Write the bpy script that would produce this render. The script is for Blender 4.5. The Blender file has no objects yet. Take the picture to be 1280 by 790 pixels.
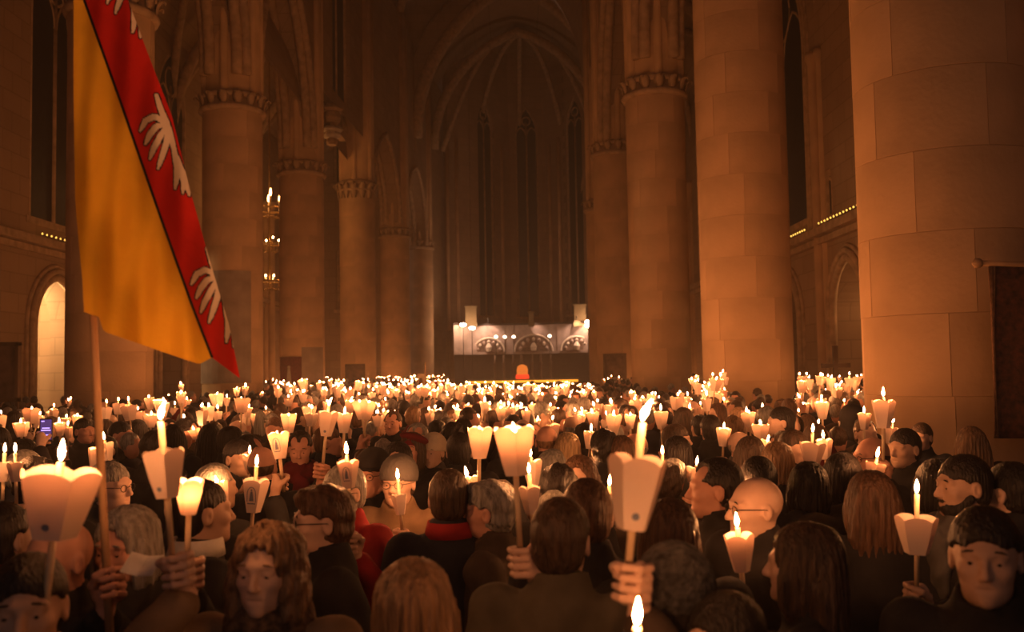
import bpy, bmesh, math, random
import numpy as np
from mathutils import Vector, Matrix, Euler

random.seed(7)
RNG = np.random.RandomState(11)
SC = bpy.context.scene
COL = SC.collection
PI = math.pi

# ------------------------------------------------------------------ camera
FPX = 1150.0                       # focal length in pixels of the 1280 wide frame
CAM_Z = 2.15
cam_data = bpy.data.cameras.new('camera')
cam = bpy.data.objects.new('camera', cam_data)
COL.objects.link(cam)
cam_data.sensor_width = 36.0
cam_data.lens = FPX / 1280 * 36.0
cam_data.clip_end = 300
CAM_ROT = (Matrix.Rotation(math.radians(90 + 3.14), 3, 'X') @ Matrix.Rotation(math.radians(-1.0), 3, 'Z'))
cam.matrix_world = Matrix.Translation((0, 0, CAM_Z)) @ CAM_ROT.to_4x4()
cam_data.dof.use_dof = True
cam_data.dof.focus_distance = 6.5
cam_data.dof.aperture_fstop = 2.8
SC.camera = cam

def ray(px, py):
    return CAM_ROT @ Vector(((px - 640) / FPX, -(py - 395) / FPX, -1.0))

def P(px, py, d):
    """the place in the church that is d metres down the nave and seen at this pixel"""
    r = ray(px, py)
    return Vector((0, 0, CAM_Z)) + r * (d / r.y)

def pix(p):
    v = CAM_ROT.transposed() @ (Vector(p) - Vector((0, 0, CAM_Z)))
    return 640 + FPX * v.x / -v.z, 395 - FPX * v.y / -v.z

# ------------------------------------------------------------------ world, exposure
world = bpy.data.worlds.new('night')
SC.world = world
world.use_nodes = True
wb = world.node_tree.nodes['Background']
wb.inputs[0].default_value = (1.0, 0.66, 0.56, 1)
wb.inputs[1].default_value = 0.12  # faint warm ambient fill, added to brighten dark coats and stone
SC.view_settings.view_transform = 'Standard'
SC.view_settings.look = 'None'
SC.view_settings.gamma = 1.0
SC.view_settings.use_curve_mapping = False
SC.view_settings.exposure = 0.15
SC.cycles.use_denoising = True
SC.cycles.sample_clamp_indirect = 3.0
SC.cycles.max_bounces = 6
SC.cycles.diffuse_bounces = 3
SC.cycles.caustics_reflective = False
SC.cycles.caustics_refractive = False
FLAME_STRENGTH = 820.0
FLAME_COLOR = (1.0, 0.36, 0.115)

# ------------------------------------------------------------------ materials
MATS = {}
def mat(name, color, rough=0.8, var=0.12, scale=6.0, bump=0.0, bscale=40.0, metallic=0.0,
        stretch=(1, 1, 1), emit=None, objvar=0.0, dark=None, spec=0.3):
    if name in MATS: return MATS[name]
    m = bpy.data.materials.new(name); m.use_nodes = True
    nt = m.node_tree; N = nt.nodes; L = nt.links
    b = N['Principled BSDF']
    b.inputs['Roughness'].default_value = rough
    b.inputs['Metallic'].default_value = metallic
    b.inputs['Specular IOR Level'].default_value = spec
    tc = N.new('ShaderNodeTexCoord'); mp = N.new('ShaderNodeMapping')
    mp.inputs['Scale'].default_value = stretch
    L.new(tc.outputs['Object'], mp.inputs['Vector'])
    nz = N.new('ShaderNodeTexNoise'); nz.inputs['Scale'].default_value = scale; nz.inputs['Detail'].default_value = 4
    L.new(mp.outputs['Vector'], nz.inputs['Vector'])
    cr = N.new('ShaderNodeValToRGB')
    lo = dark if dark else tuple(c * (1 - var * 2) for c in color)
    hi = color if dark else tuple(min(1, c * (1 + var)) for c in color)
    cr.color_ramp.elements[0].position = 0.3; cr.color_ramp.elements[1].position = 0.7
    cr.color_ramp.elements[0].color = (*lo, 1); cr.color_ramp.elements[1].color = (*hi, 1)
    L.new(nz.outputs['Fac'], cr.inputs['Fac'])
    out = cr.outputs['Color']
    if objvar:
        oi = N.new('ShaderNodeObjectInfo'); mr = N.new('ShaderNodeMapRange')
        mr.inputs['To Min'].default_value = 1 - objvar; mr.inputs['To Max'].default_value = 1 + objvar
        L.new(oi.outputs['Random'], mr.inputs['Value'])
        hs = N.new('ShaderNodeHueSaturation'); L.new(mr.outputs['Result'], hs.inputs['Value'])
        L.new(out, hs.inputs['Color']); out = hs.outputs['Color']
    L.new(out, b.inputs['Base Color'])
    if bump:
        n2 = N.new('ShaderNodeTexNoise'); n2.inputs['Scale'].default_value = bscale; n2.inputs['Detail'].default_value = 3
        L.new(mp.outputs['Vector'], n2.inputs['Vector'])
        bp = N.new('ShaderNodeBump'); bp.inputs['Strength'].default_value = bump; bp.inputs['Distance'].default_value = 0.02
        L.new(n2.outputs['Fac'], bp.inputs['Height']); L.new(bp.outputs['Normal'], b.inputs['Normal'])
    if emit:
        b.inputs['Emission Color'].default_value = (*emit[:3], 1); b.inputs['Emission Strength'].default_value = emit[3]
    MATS[name] = m
    return m

def emitter(name, color, strength):
    if name in MATS: return MATS[name]
    m = bpy.data.materials.new(name); m.use_nodes = True
    nt = m.node_tree; nt.nodes.clear()
    e = nt.nodes.new('ShaderNodeEmission'); o = nt.nodes.new('ShaderNodeOutputMaterial')
    e.inputs[0].default_value = (*color, 1); e.inputs[1].default_value = strength
    nt.links.new(e.outputs[0], o.inputs[0])
    m.cycles.emission_sampling = 'FRONT'
    MATS[name] = m
    return m

STONE = mat('warm_limestone', (0.62, 0.40, 0.22), 0.9, 0.10, 1.2, 0.25, 18, objvar=0.035)
MORTAR = mat('mortar', (0.54, 0.35, 0.19), 0.95, 0.1, 5)

def coursed(name, color, bw=0.9, bh=0.55):
    """plain masonry far away: faint stone courses on the wall's own coordinates"""
    m = bpy.data.materials.new(name); m.use_nodes = True
    N = m.node_tree.nodes; L = m.node_tree.links; b = N['Principled BSDF']
    b.inputs['Roughness'].default_value = 0.9; b.inputs['Specular IOR Level'].default_value = 0.2
    tc = N.new('ShaderNodeTexCoord'); sp = N.new('ShaderNodeSeparateXYZ'); cb = N.new('ShaderNodeCombineXYZ')
    ad = N.new('ShaderNodeMath'); ad.operation = 'ADD'
    L.new(tc.outputs['Object'], sp.inputs[0])
    L.new(sp.outputs['X'], ad.inputs[0]); L.new(sp.outputs['Y'], ad.inputs[1])
    L.new(ad.outputs[0], cb.inputs['X']); L.new(sp.outputs['Z'], cb.inputs['Y'])
    br = N.new('ShaderNodeTexBrick')
    br.inputs['Scale'].default_value = 1.0; br.inputs['Brick Width'].default_value = bw; br.inputs['Row Height'].default_value = bh
    br.inputs['Mortar Size'].default_value = 0.012
    br.inputs['Color1'].default_value = (*color, 1); br.inputs['Color2'].default_value = (*[c * 0.88 for c in color], 1)
    br.inputs['Mortar'].default_value = (*[c * 0.66 for c in color], 1)
    L.new(cb.outputs[0], br.inputs['Vector'])
    nz = N.new('ShaderNodeTexNoise'); nz.inputs['Scale'].default_value = 0.6; nz.inputs['Detail'].default_value = 5
    L.new(tc.outputs['Object'], nz.inputs['Vector'])
    mx = N.new('ShaderNodeMixRGB'); mx.blend_type = 'MULTIPLY'; mx.inputs[0].default_value = 0.35
    L.new(br.outputs['Color'], mx.inputs[1]); L.new(nz.outputs['Fac'], mx.inputs[2]); L.new(mx.outputs[0], b.inputs['Base Color'])
    MATS[name] = m
    return m

WALLM = coursed('coursed_limestone', (0.52, 0.34, 0.20))
FLOORM = mat('worn_floor_stone', (0.22, 0.18, 0.15), 0.6, 0.15, 2, 0.1, 10)
GLASS = mat('night_window_glass', (0.012, 0.012, 0.016), 0.35, 0.2, 3, 0.2, 8, spec=0.5)
CARVED = mat('carved_stone', (0.54, 0.36, 0.21), 0.9, 0.15, 4, 0.5, 25)

# ------------------------------------------------------------------ helpers
def link(o, parent=None):
    COL.objects.link(o)
    if parent: o.parent = parent
    return o

def obj(name, me, m=None, parent=None, loc=None, rot=None):
    o = bpy.data.objects.new(name, me)
    link(o, parent)
    if loc is not None: o.location = loc
    if rot is not None: o.rotation_euler = rot
    if m is not None:
        if len(me.materials) == 0: me.materials.append(None)
        if me.users <= 1 and me.materials[0] is None: me.materials[0] = m
        else:
            o.material_slots[0].link = 'OBJECT'; o.material_slots[0].material = m
    return o

def tag(o, label=None, cat=None, group=None, kind=None):
    if label: o['label'] = label
    if cat: o['category'] = cat
    if group: o['group'] = group
    if kind: o['kind'] = kind
    return o

def empty(name, loc=(0, 0, 0), rz=0.0, scale=1.0):
    o = bpy.data.objects.new(name, None)
    o.empty_display_size = 0.1
    o.location = loc; o.rotation_euler = (0, 0, rz); o.scale = (scale,) * 3
    return link(o)

class MB:
    """collects verts / faces for one mesh"""
    def __init__(s): s.v = []; s.f = []; s.mi = []
    def add(s, vs, fs, mi=0):
        k = len(s.v); s.v += [tuple(v) for v in vs]; s.f += [tuple(i + k for i in f) for f in fs]; s.mi += [mi] * len(fs)
        return s
    def box(s, c, d, R=None, mi=0):
        x, y, z = (a / 2 for a in d)
        vs = [Vector(p) for p in ((-x,-y,-z),(x,-y,-z),(x,y,-z),(-x,y,-z),(-x,-y,z),(x,-y,z),(x,y,z),(-x,y,z))]
        if R is not None: vs = [R @ v for v in vs]
        vs = [v + Vector(c) for v in vs]
        return s.add(vs, [(0,3,2,1),(4,5,6,7),(0,1,5,4),(1,2,6,5),(2,3,7,6),(3,0,4,7)], mi)
    def lathe(s, prof, n=16, M=None, mi=0, caps=True):
        vs = []; fs = []
        for r, z in prof:
            for k in range(n):
                a = 2 * PI * k / n
                vs.append(Vector((r * math.cos(a), r * math.sin(a), z)))
        for i in range(len(prof) - 1):
            for k in range(n):
                a, b = i * n + k, i * n + (k + 1) % n
                fs.append((a, b, b + n, a + n))
        if caps:
            fs.append(tuple(range(n - 1, -1, -1))); fs.append(tuple(range((len(prof) - 1) * n, len(prof) * n)))
        if M is not None: vs = [M @ v for v in vs]
        return s.add(vs, fs, mi)
    def tube(s, pts, r, n=8, mi=0):
        pts = [Vector(p) for p in pts]; k = len(pts)
        rs = r if isinstance(r, (list, tuple)) else [r] * k
        vs = []; fs = []; up = None
        for i, p in enumerate(pts):
            t = (pts[min(i + 1, k - 1)] - pts[max(i - 1, 0)]).normalized()
            if up is None: up = t.orthogonal().normalized()
            up = (up - t * up.dot(t)).normalized(); q = t.cross(up)
            for j in range(n):
                a = 2 * PI * j / n
                vs.append(p + (up * math.cos(a) + q * math.sin(a)) * rs[i])
        for i in range(k - 1):
            for j in range(n):
                a, b = i * n + j, i * n + (j + 1) % n
                fs.append((a, b, b + n, a + n))
        fs.append(tuple(range(n - 1, -1, -1))); fs.append(tuple(range((k - 1) * n, k * n)))
        return s.add(vs, fs, mi)
    def mesh(s, name, smooth=False, mats=None):
        me = bpy.data.meshes.new(name)
        me.from_pydata(s.v, [], s.f)
        if mats:
            for m in mats: me.materials.append(m)
            me.polygons.foreach_set('material_index', s.mi)
        if smooth: me.polygons.foreach_set('use_smooth', [True] * len(me.polygons))
        me.update()
        return me
    def build(s, name, m=None, parent=None, smooth=False, loc=None, rot=None):
        return obj(name, s.mesh(name, smooth), m, parent, loc, rot)

# ------------------------------------------------------------------ implicit surfaces (people)
class Field:
    """an implicit body on a rectilinear grid, meshed by surface nets"""
    def __init__(s, xs, ys, zs):
        s.a = [np.asarray(xs, float), np.asarray(ys, float), np.asarray(zs, float)]
        s.f = np.full(tuple(len(v) for v in s.a), 1.0)
    def sub(s, lo, hi):
        sl = []
        for v, l, h in zip(s.a, lo, hi):
            i = max(0, np.searchsorted(v, l) - 1); j = min(len(v), np.searchsorted(v, h) + 1)
            if j - i < 2: return None, None
            sl.append(slice(i, j))
        g = (s.a[0][sl[0]][:, None, None], s.a[1][sl[1]][None, :, None], s.a[2][sl[2]][None, None, :])
        return tuple(sl), g
    def put(s, sl, d, k, op):
        f = s.f[sl]
        if op == 'u':
            h = np.clip(0.5 + 0.5 * (d - f) / k, 0, 1); r = d * (1 - h) + f * h - k * h * (1 - h)
        else:
            d = -d; h = np.clip(0.5 - 0.5 * (d - f) / k, 0, 1); r = d * (1 - h) + f * h + k * h * (1 - h)
        s.f[sl] = r
    def ell(s, c, r, k=0.02, M=None, op='u'):
        """M: 4x4 frame the ellipsoid is given in"""
        c = Vector(c); r = Vector(r)
        if M is not None:
            R = M.to_3x3(); cw = M @ c; e = max(r); ext = Vector((e, e, e)); Ri = R.transposed()
        else: cw = c; ext = r; Ri = None
        mg = k + 0.03
        sl, g = s.sub([cw[i] - ext[i] - mg for i in range(3)], [cw[i] + ext[i] + mg for i in range(3)])
        if sl is None: return
        x, y, z = g[0] - cw[0], g[1] - cw[1], g[2] - cw[2]
        if Ri is not None:
            x, y, z = (Ri[i][0] * x + Ri[i][1] * y + Ri[i][2] * z for i in range(3))
        k0 = np.sqrt((x / r[0]) ** 2 + (y / r[1]) ** 2 + (z / r[2]) ** 2) + 1e-6
        k1 = np.sqrt((x / r[0] ** 2) ** 2 + (y / r[1] ** 2) ** 2 + (z / r[2] ** 2) ** 2) + 1e-6
        s.put(sl, k0 * (k0 - 1) / k1, k, op)
    def cap(s, a, b, ra, rb=None, k=0.02, M=None, op='u'):
        rb = ra if rb is None else rb
        a, b = Vector(a), Vector(b)
        if M is not None: a, b = M @ a, M @ b
        mg = k + 0.03; e = max(ra, rb) + mg
        sl, g = s.sub([min(a[i], b[i]) - e for i in range(3)], [max(a[i], b[i]) + e for i in range(3)])
        if sl is None: return
        ab = b - a; l2 = max(ab.length_squared, 1e-9)
        x, y, z = g[0] - a[0], g[1] - a[1], g[2] - a[2]
        t = np.clip((x * ab[0] + y * ab[1] + z * ab[2]) / l2, 0, 1)
        d = np.sqrt((x - t * ab[0]) ** 2 + (y - t * ab[1]) ** 2 + (z - t * ab[2]) ** 2) - (ra + (rb - ra) * t)
        s.put(sl, d, k, op)
    def half(s, n, p, k=0.01):
        """cut away the side the normal points to"""
        n = Vector(n).normalized(); p = Vector(p)
        d = (s.a[0][:, None, None] - p[0]) * n[0] + (s.a[1][None, :, None] - p[1]) * n[1] + (s.a[2][None, None, :] - p[2]) * n[2]
        f = s.f; h = np.clip(0.5 - 0.5 * (d - f) / k, 0, 1); s.f = d * (1 - h) + f * h + k * h * (1 - h)
    def ripple(s, fn):
        s.f = s.f + fn(s.a[0][:, None, None], s.a[1][None, :, None], s.a[2][None, None, :])
    def mesh(s, name):
        f = s.f; X, Y, Z = s.a
        for ax in range(3):                       # close the surface at the grid's edge
            i0 = [slice(None)] * 3; i0[ax] = 0; f[tuple(i0)] = np.maximum(f[tuple(i0)], 1e-4)
            i0[ax] = -1; f[tuple(i0)] = np.maximum(f[tuple(i0)], 1e-4)
        neg = f < 0
        n = np.array(f.shape) - 1
        cnt = np.zeros(tuple(n), np.int8)
        for i in (0, 1):
            for j in (0, 1):
                for k in (0, 1):
                    cnt += neg[i:n[0] + i, j:n[1] + j, k:n[2] + k]
        act = np.argwhere((cnt > 0) & (cnt < 8))
        idx = np.full(tuple(n), -1, np.int64); idx[act[:, 0], act[:, 1], act[:, 2]] = np.arange(len(act))
        ci, cj, ck = act.T
        cs = [(i, j, k) for i in (0, 1) for j in (0, 1) for k in (0, 1)]
        val = {c: f[ci + c[0], cj + c[1], ck + c[2]] for c in cs}
        pos = {c: np.stack([X[ci + c[0]], Y[cj + c[1]], Z[ck + c[2]]], 1) for c in cs}
        acc = np.zeros((len(act), 3)); w = np.zeros(len(act))
        for c in cs:
            for ax in range(3):
                if c[ax] == 0:
                    d = list(c); d[ax] = 1; d = tuple(d)
                    a, b = val[c], val[d]; m = (a < 0) != (b < 0)
                    t = np.where(m, a / np.where(m, a - b, 1), 0)
                    acc += (pos[c] + (pos[d] - pos[c]) * t[:, None]) * m[:, None]; w += m
        vs = acc / w[:, None]
        quads = []
        for ax in range(3):
            sl0 = [slice(1, -1)] * 3; sl1 = [slice(1, -1)] * 3
            sl0[ax] = slice(0, -1); sl1[ax] = slice(1, None)
            A, B = neg[tuple(sl0)], neg[tuple(sl1)]
            off = np.array([1, 1, 1]); off[ax] = 0
            e = np.argwhere(A != B); inside = A[tuple(e.T)]; e = e + off
            u, v = [(1, 2), (2, 0), (0, 1)][ax]
            q = []
            for du, dv in ((-1, -1), (0, -1), (0, 0), (-1, 0)):
                ee = e.copy(); ee[:, u] += du; ee[:, v] += dv
                q.append(idx[tuple(ee.T)])
            q = np.stack(q, 1); q[~inside] = q[~inside][:, ::-1]
            quads.append(q)
        q = np.concatenate(quads)
        me = bpy.data.meshes.new(name)
        me.vertices.add(len(vs)); me.vertices.foreach_set('co', vs.ravel())
        me.loops.add(len(q) * 4); me.loops.foreach_set('vertex_index', q.ravel().astype(np.int32))
        me.polygons.add(len(q)); me.polygons.foreach_set('loop_start', np.arange(0, len(q) * 4, 4, dtype=np.int32))
        me.polygons.foreach_set('use_smooth', np.ones(len(q), bool))
        me.update(calc_edges=True); me.validate()
        return me

def axis(lo, hi, coarse, *fine):
    """grid coordinates: coarse everywhere, finer inside the given (lo, hi, step) slabs"""
    v = [lo]
    while v[-1] < hi:
        x = v[-1]; st = coarse
        for a, b, h in fine:
            if a <= x < b: st = min(st, h)
        if st == coarse:
            for a, b, h in fine:
                if x < a < x + st: st = max(a - x, 1e-4)
        v.append(x + st)
    return np.array(v)

# ================================================================== the church
def arch_pts(w, h, n=10):
    r = (w * w + h * h) / (2 * w); cx = w - r
    a1 = math.atan2(h, -cx)
    right = [(cx + r * math.cos(a1 * i / n), r * math.sin(a1 * i / n)) for i in range(n + 1)]   # spring -> apex
    left = [(-x, z) for x, z in right]
    return left + right[::-1][1:]

def panel(A, B, z0, z1, th, hole=None, n=10):
    """a stretch of wall from A to B (plan points) with a pointed opening: (centre, half width, sill, spring, rise)"""
    A = Vector((A[0], A[1], 0)); B = Vector((B[0], B[1], 0)); L = (B - A).length
    t = (B - A) / L; nn = Vector((-t.y, t.x, 0))
    m = MB()
    def pt(u, z, s): return A + t * u + nn * (s * th / 2) + Vector((0, 0, z))
    def quad(u0, za, u1, zb, zc=None, zd=None):
        zc = zb if zc is None else zc; zd = za if zd is None else zd
        for s in (-1, 1):
            vs = [pt(u0, za, s), pt(u1, zd, s), pt(u1, zc, s), pt(u0, zb, s)]
            m.add(vs, [(0, 1, 2, 3) if s < 0 else (3, 2, 1, 0)])
    if hole is None:
        quad(0, z0, L, z1)
    else:
        uc, w, zs, zsp, h = hole
        quad(0, z0, uc - w, z1); quad(uc + w, z0, L, z1)
        if zs > z0: quad(uc - w, z0, uc + w, zs)
        ap = [(uc + x, zsp + z) for x, z in arch_pts(w, h, n)]
        for (ua, za), (ub, zb) in zip(ap, ap[1:]):
            quad(ua, za, ub, z1, z1, zb)
        ring = [(uc - w, zs)] + ap + [(uc + w, zs)]
        if zs > z0: ring.append(ring[0])
        for (ua, za), (ub, zb) in zip(ring, ring[1:]):
            m.add([pt(ua, za, -1), pt(ub, zb, -1), pt(ub, zb, 1), pt(ua, za, 1)], [(0, 1, 2, 3)])
    for s in ((0, -1), (L, 1)):
        vs = [pt(s[0], z0, -1), pt(s[0], z0, 1), pt(s[0], z1, 1), pt(s[0], z1, -1)]
        m.add(vs, [(0, 1, 2, 3)])
    m.add([pt(0, z1, -1), pt(L, z1, -1), pt(L, z1, 1), pt(0, z1, 1)], [(0, 1, 2, 3)])
    return m

def arch_line(A, B, uc, w, zs, zsp, h, off, n=12):
    """the 3D line along a pointed opening's edge, off metres in front of the wall's middle"""
    A = Vector((A[0], A[1], 0)); B = Vector((B[0], B[1], 0)); t = (B - A).normalized(); nn = Vector((-t.y, t.x, 0))
    pts = [(uc - w, zs)] + [(uc + x, zsp + z) for x, z in arch_pts(w, h, n)] + [(uc + w, zs)]
    if abs(zs - zsp) < 1e-3: pts = pts[1:-1]
    return [A + t * u + nn * off + Vector((0, 0, z)) for u, z in pts]

WIN = [0]
def window(A, B, uc, w, zs, zsp, h, off=0.0, lights=2):
    """a tall traceried window: dark night panes, stone mullions and a frame, each its own piece"""
    WIN[0] += 1
    A3 = Vector((A[0], A[1], 0)); t = (Vector((B[0], B[1], 0)) - A3).normalized(); nn = Vector((-t.y, t.x, 0))
    root = empty('window_%d' % WIN[0], A3 + t * uc + Vector((0, 0, zs))); tag(root, kind='structure')
    root.matrix_world = Matrix.Translation(A3 + t * uc + Vector((0, 0, zs)))
    inv = Matrix.Translation(-(A3 + t * uc + Vector((0, 0, zs))))
    def loc(u, z, s=0.0): return inv @ (A3 + t * u + nn * (off + s) + Vector((0, 0, z)))
    wl = 2 * w / lights
    for i in range(lights):
        ua = uc - w + i * wl; um = ua + wl / 2
        ap = arch_pts(wl / 2 - 0.06, wl * 0.7, 5)
        rows = max(2, int((zsp - zs) / 2.2))
        for k in range(rows):
            za, zb = zs + (zsp - zs) * k / rows, zs + (zsp - zs) * (k + 1) / rows
            ring = [(ua + 0.06, za), (ua + wl - 0.06, za)]
            if k == rows - 1: ring += [(um + x, zsp + z) for x, z in ap[::-1]]
            else: ring += [(ua + wl - 0.06, zb + .002), (ua + 0.06, zb + .002)]
            f = MB(); n = len(ring)
            f.add([loc(u, z, 0.02) for u, z in ring] + [loc(u, z, -0.02) for u, z in ring],
                  [tuple(range(n)), tuple(range(2 * n - 1, n - 1, -1))] + [(j, (j + 1) % n, (j + 1) % n + n, j + n) for j in range(n)])
            f.build('pane', GLASS, root)
        MB().tube([loc(um + x, zsp + z) for x, z in ap], 0.07, 6).build('tracery', CARVED, root, True)
    for i in range(1, lights):
        MB().tube([loc(uc - w + i * wl, zs), loc(uc - w + i * wl, zsp + h * 0.45)], 0.09, 8).build('mullion', CARVED, root, True)
    MB().tube([loc(uc + x, zsp + h * 0.52 + z) for x, z in [(0.38 * w * math.cos(a), 0.38 * w * math.sin(a)) for a in np.linspace(0, 2 * PI, 17)]], 0.07, 6).build('tracery', CARVED, root, True)
    f = MB(); ring = [(uc + x, zsp + z) for x, z in arch_pts(w, h, 8)]; n = len(ring)
    f.add([loc(u, z, -0.04) for u, z in ring], [tuple(range(n))]); f.build('pane', GLASS, root)
    MB().tube([loc(uc - w, zs)] + [loc(uc + x, zsp + z) for x, z in arch_pts(w, h, 10)] + [loc(uc + w, zs)], 0.13, 8).build('window_frame', CARVED, root, True)
    MB().box(loc(uc, zs - 0.08), (0.1, 0.1, 0.1)).add([loc(uc + a * (w + .2), zs + b, c) for a in (-1, 1) for b in (-.2, 0) for c in (-.15, .45)],
        [(0,1,3,2),(4,6,7,5),(0,4,5,1),(2,3,7,6),(0,2,6,4),(1,5,7,3)]).build('window_sill', CARVED, root)
    return root

# floor and ceilings
fl = MB()
fl.add([(-26, -14, 0), (22, -14, 0), (22, 90, 0), (-26, 90, 0)], [(0, 1, 2, 3)])
tag(fl.build('floor', FLOORM), kind='structure')

XL, XR = -14.0, 9.75                 # outer aisle walls
RIGHT = [(P(1191, 460, 9.9).x, 9.9, 0.905), (P(935, 460, 19).x, 19.0, 0.915), (P(827, 460, 27.4).x, 27.4, 0.88),
         (P(776, 460, 37.5).x, 37.5, 0.95), (P(759, 460, 47.5).x, 47.5, 0.92)]
LEFT = [(P(137, 460, 20.3).x, 20.3, 0.90), (P(291, 460, 28.2).x, 28.2, 0.90), (P(378, 460, 37.6).x, 37.6, 0.90),
        (P(448, 460, 48).x, 48.0, 0.92), (P(495, 460, 56).x, 56.0, 0.90), (P(528, 460, 66).x, 66.0, 0.85)]
CAPZ = 10.55

def barrel(name, x0, x1, y0, y1, zs, h, n=10):
    m = MB(); c = (x0 + x1) / 2; w = (x1 - x0) / 2
    ap = arch_pts(w, h, n); ys = np.linspace(y0, y1, 8)
    vs = [(c + x, y, zs + z) for y in ys for x, z in ap]; k = len(ap)
    m.add(vs, [(i * k + j, i * k + j + 1, (i + 1) * k + j + 1, (i + 1) * k + j) for i in range(len(ys) - 1) for j in range(k - 1)])
    return tag(m.build(name, WALLM, None, True), kind='structure')

barrel('ceiling', -8.7, 4.9, -14, 60, 21.0, 9.5)
barrel('ceiling_aisle_left', XL - .3, -8.4, -14, 58, 13.0, 5.0)
barrel('ceiling_aisle_right', 4.5, XR + .3, -14, 58, 13.0, 5.0)
barrel('ceiling_choir', -6.6, 7.6, 60, 84, 20.5, 8.0)

# ribs of the vaults: transverse and diagonal, each a piece of its ceiling
vault_ribs = empty('trim_1'); tag(vault_ribs, kind='structure')
def rib(x0, y0, x1, y1, zs, h, r=0.2):
    w = math.hypot(x1 - x0, y1 - y0) / 2; t = Vector(((x1 - x0) / (2 * w), (y1 - y0) / (2 * w), 0)); c = Vector(((x0 + x1) / 2, (y0 + y1) / 2, zs))
    MB().tube([c + t * x + Vector((0, 0, z)) for x, z in arch_pts(w, h, 10)], r, 8).build('vault_rib', CARVED, vault_ribs, True)
for (xa, ya, ra), (xb, yb, rb) in zip(LEFT[:5], LEFT[1:5] + [(-7.0, 62, 1)]):
    rib(XL, ya, xa, ya, 11.4, 6.0, 0.24); rib(XL, ya, xb, yb, 11.4, 6.2, 0.16); rib(xa, ya, XL, yb, 11.4, 6.2, 0.16)
for (xa, ya, ra), (xb, yb, rb) in zip(RIGHT[:4], RIGHT[1:]):
    rib(xa, ya, XR, ya, 11.4, 6.0, 0.24); rib(xa, ya, XR, yb, 11.4, 6.2, 0.16); rib(XR, ya, xb, yb, 11.4, 6.2, 0.16)
for (xa, ya, ra), (xb, yb, rb) in zip(LEFT[2:5], RIGHT[2:]):
    rib(xa, ya, xb, yb, 21.0, 9.0, 0.28)
rib(-6.2, 60.5, 7.2, 60.5, 17.5, 10.4, 0.45); rib(-5.6, 68, 7.2, 68, 18.5, 8.8, 0.35)
for ex, ey in ((-5.2, 71), (-3.2, 76), (0.9, 78.5), (5.0, 76), (7.2, 71)):
    MB().tube([Vector((ex, ey, 19)) .lerp(Vector((1.0, 69, 27.6)), s) + Vector((0, 0, 2.6 * math.sin(PI * s) )) for s in np.linspace(0, 1, 9)], 0.2, 8).build('vault_rib', CARVED, vault_ribs, True)

# arcades between the nave and the aisles
def arcade(name, cols, inner):
    root = empty(name); tag(root, kind='structure')
    for (xa, ya, ra), (xb, yb, rb) in zip(cols, cols[1:]):
        L = math.hypot(xb - xa, yb - ya); w = L / 2 - 0.75
        panel((xa, ya), (xb, yb), CAPZ + 1.0, 24, 1.3, (L / 2, w, CAPZ + 1.0, CAPZ + 1.0, 5.6)).build('bay_wall', WALLM, root)
        for off, r in ((0.66, 0.14), (0.42, 0.17), (-0.42, 0.17), (-0.66, 0.14)):
            ww = w + (0.12 if abs(off) > .5 else -0.05)
            MB().tube(arch_line((xa, ya), (xb, yb), L / 2, ww, CAPZ + .6, CAPZ + .6, 5.6 + .4, off), r, 8).build('arch_moulding', CARVED, root, True)
    return root
arcade('wall_nave_left', [(-9.0, 11.2, 0.9)] + LEFT[:3], 1)
arcade('wall_nave_right', [(4.6, 0.6, .9)] + RIGHT[:4], -1)
# bays of the crossing and the choir
tr = empty('wall_choir_left'); tag(tr, kind='structure')
for (xa, ya, ra), (xb, yb, rb) in zip(LEFT[3:], LEFT[4:]):
    L = math.hypot(xb - xa, yb - ya); w = L / 2 - 0.8
    panel((xa, ya), (xb, yb), CAPZ + .4, 24, 1.1, (L / 2, w, CAPZ + .4, CAPZ + .4, 4.6)).build('bay_wall', WALLM, tr)
    for off, r in ((0.56, 0.13), (-0.56, 0.13), (.3, .15)):
        MB().tube(arch_line((xa, ya), (xb, yb), L / 2, w, CAPZ + .3, CAPZ + .3, 4.7, off), r, 8).build('arch_moulding', CARVED, tr, True)
panel(LEFT[5][:2], (-5.4, 74), 0, 24, 0.8).build('bay_wall', WALLM, tr)
trr = empty('wall_choir_right'); tag(trr, kind='structure')
panel(RIGHT[4][:2], (5.9, 56), CAPZ + .4, 24, 1.1, (4.4, 3.2, CAPZ + .4, CAPZ + .4, 4.6)).build('bay_wall', WALLM, trr)
panel((5.9, 56), (7.3, 74), 0, 24, 0.8).build('bay_wall', WALLM, trr)
panel(RIGHT[3][:2], RIGHT[4][:2], 17.5, 24, 1.2).build('bay_wall', WALLM, trr)
panel(LEFT[2][:2], LEFT[3][:2], 14.2, 25, 1.0, (5.1, 1.75, 14.8, 22, 2.2)).build('bay_wall', WALLM, tr)
window(LEFT[2][:2], LEFT[3][:2], 5.1, 1.7, 14.85, 22, 2.1, -0.2, 2)
wt = empty('wall_triumphal_arch'); tag(wt, kind='structure')
panel((8.6, 60.9), (-7.8, 60.9), 16.5, 34, 0.9, (8.1, 6.7, 16.5, 17.2, 10.6)).build('bay_wall', WALLM, wt)

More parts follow.
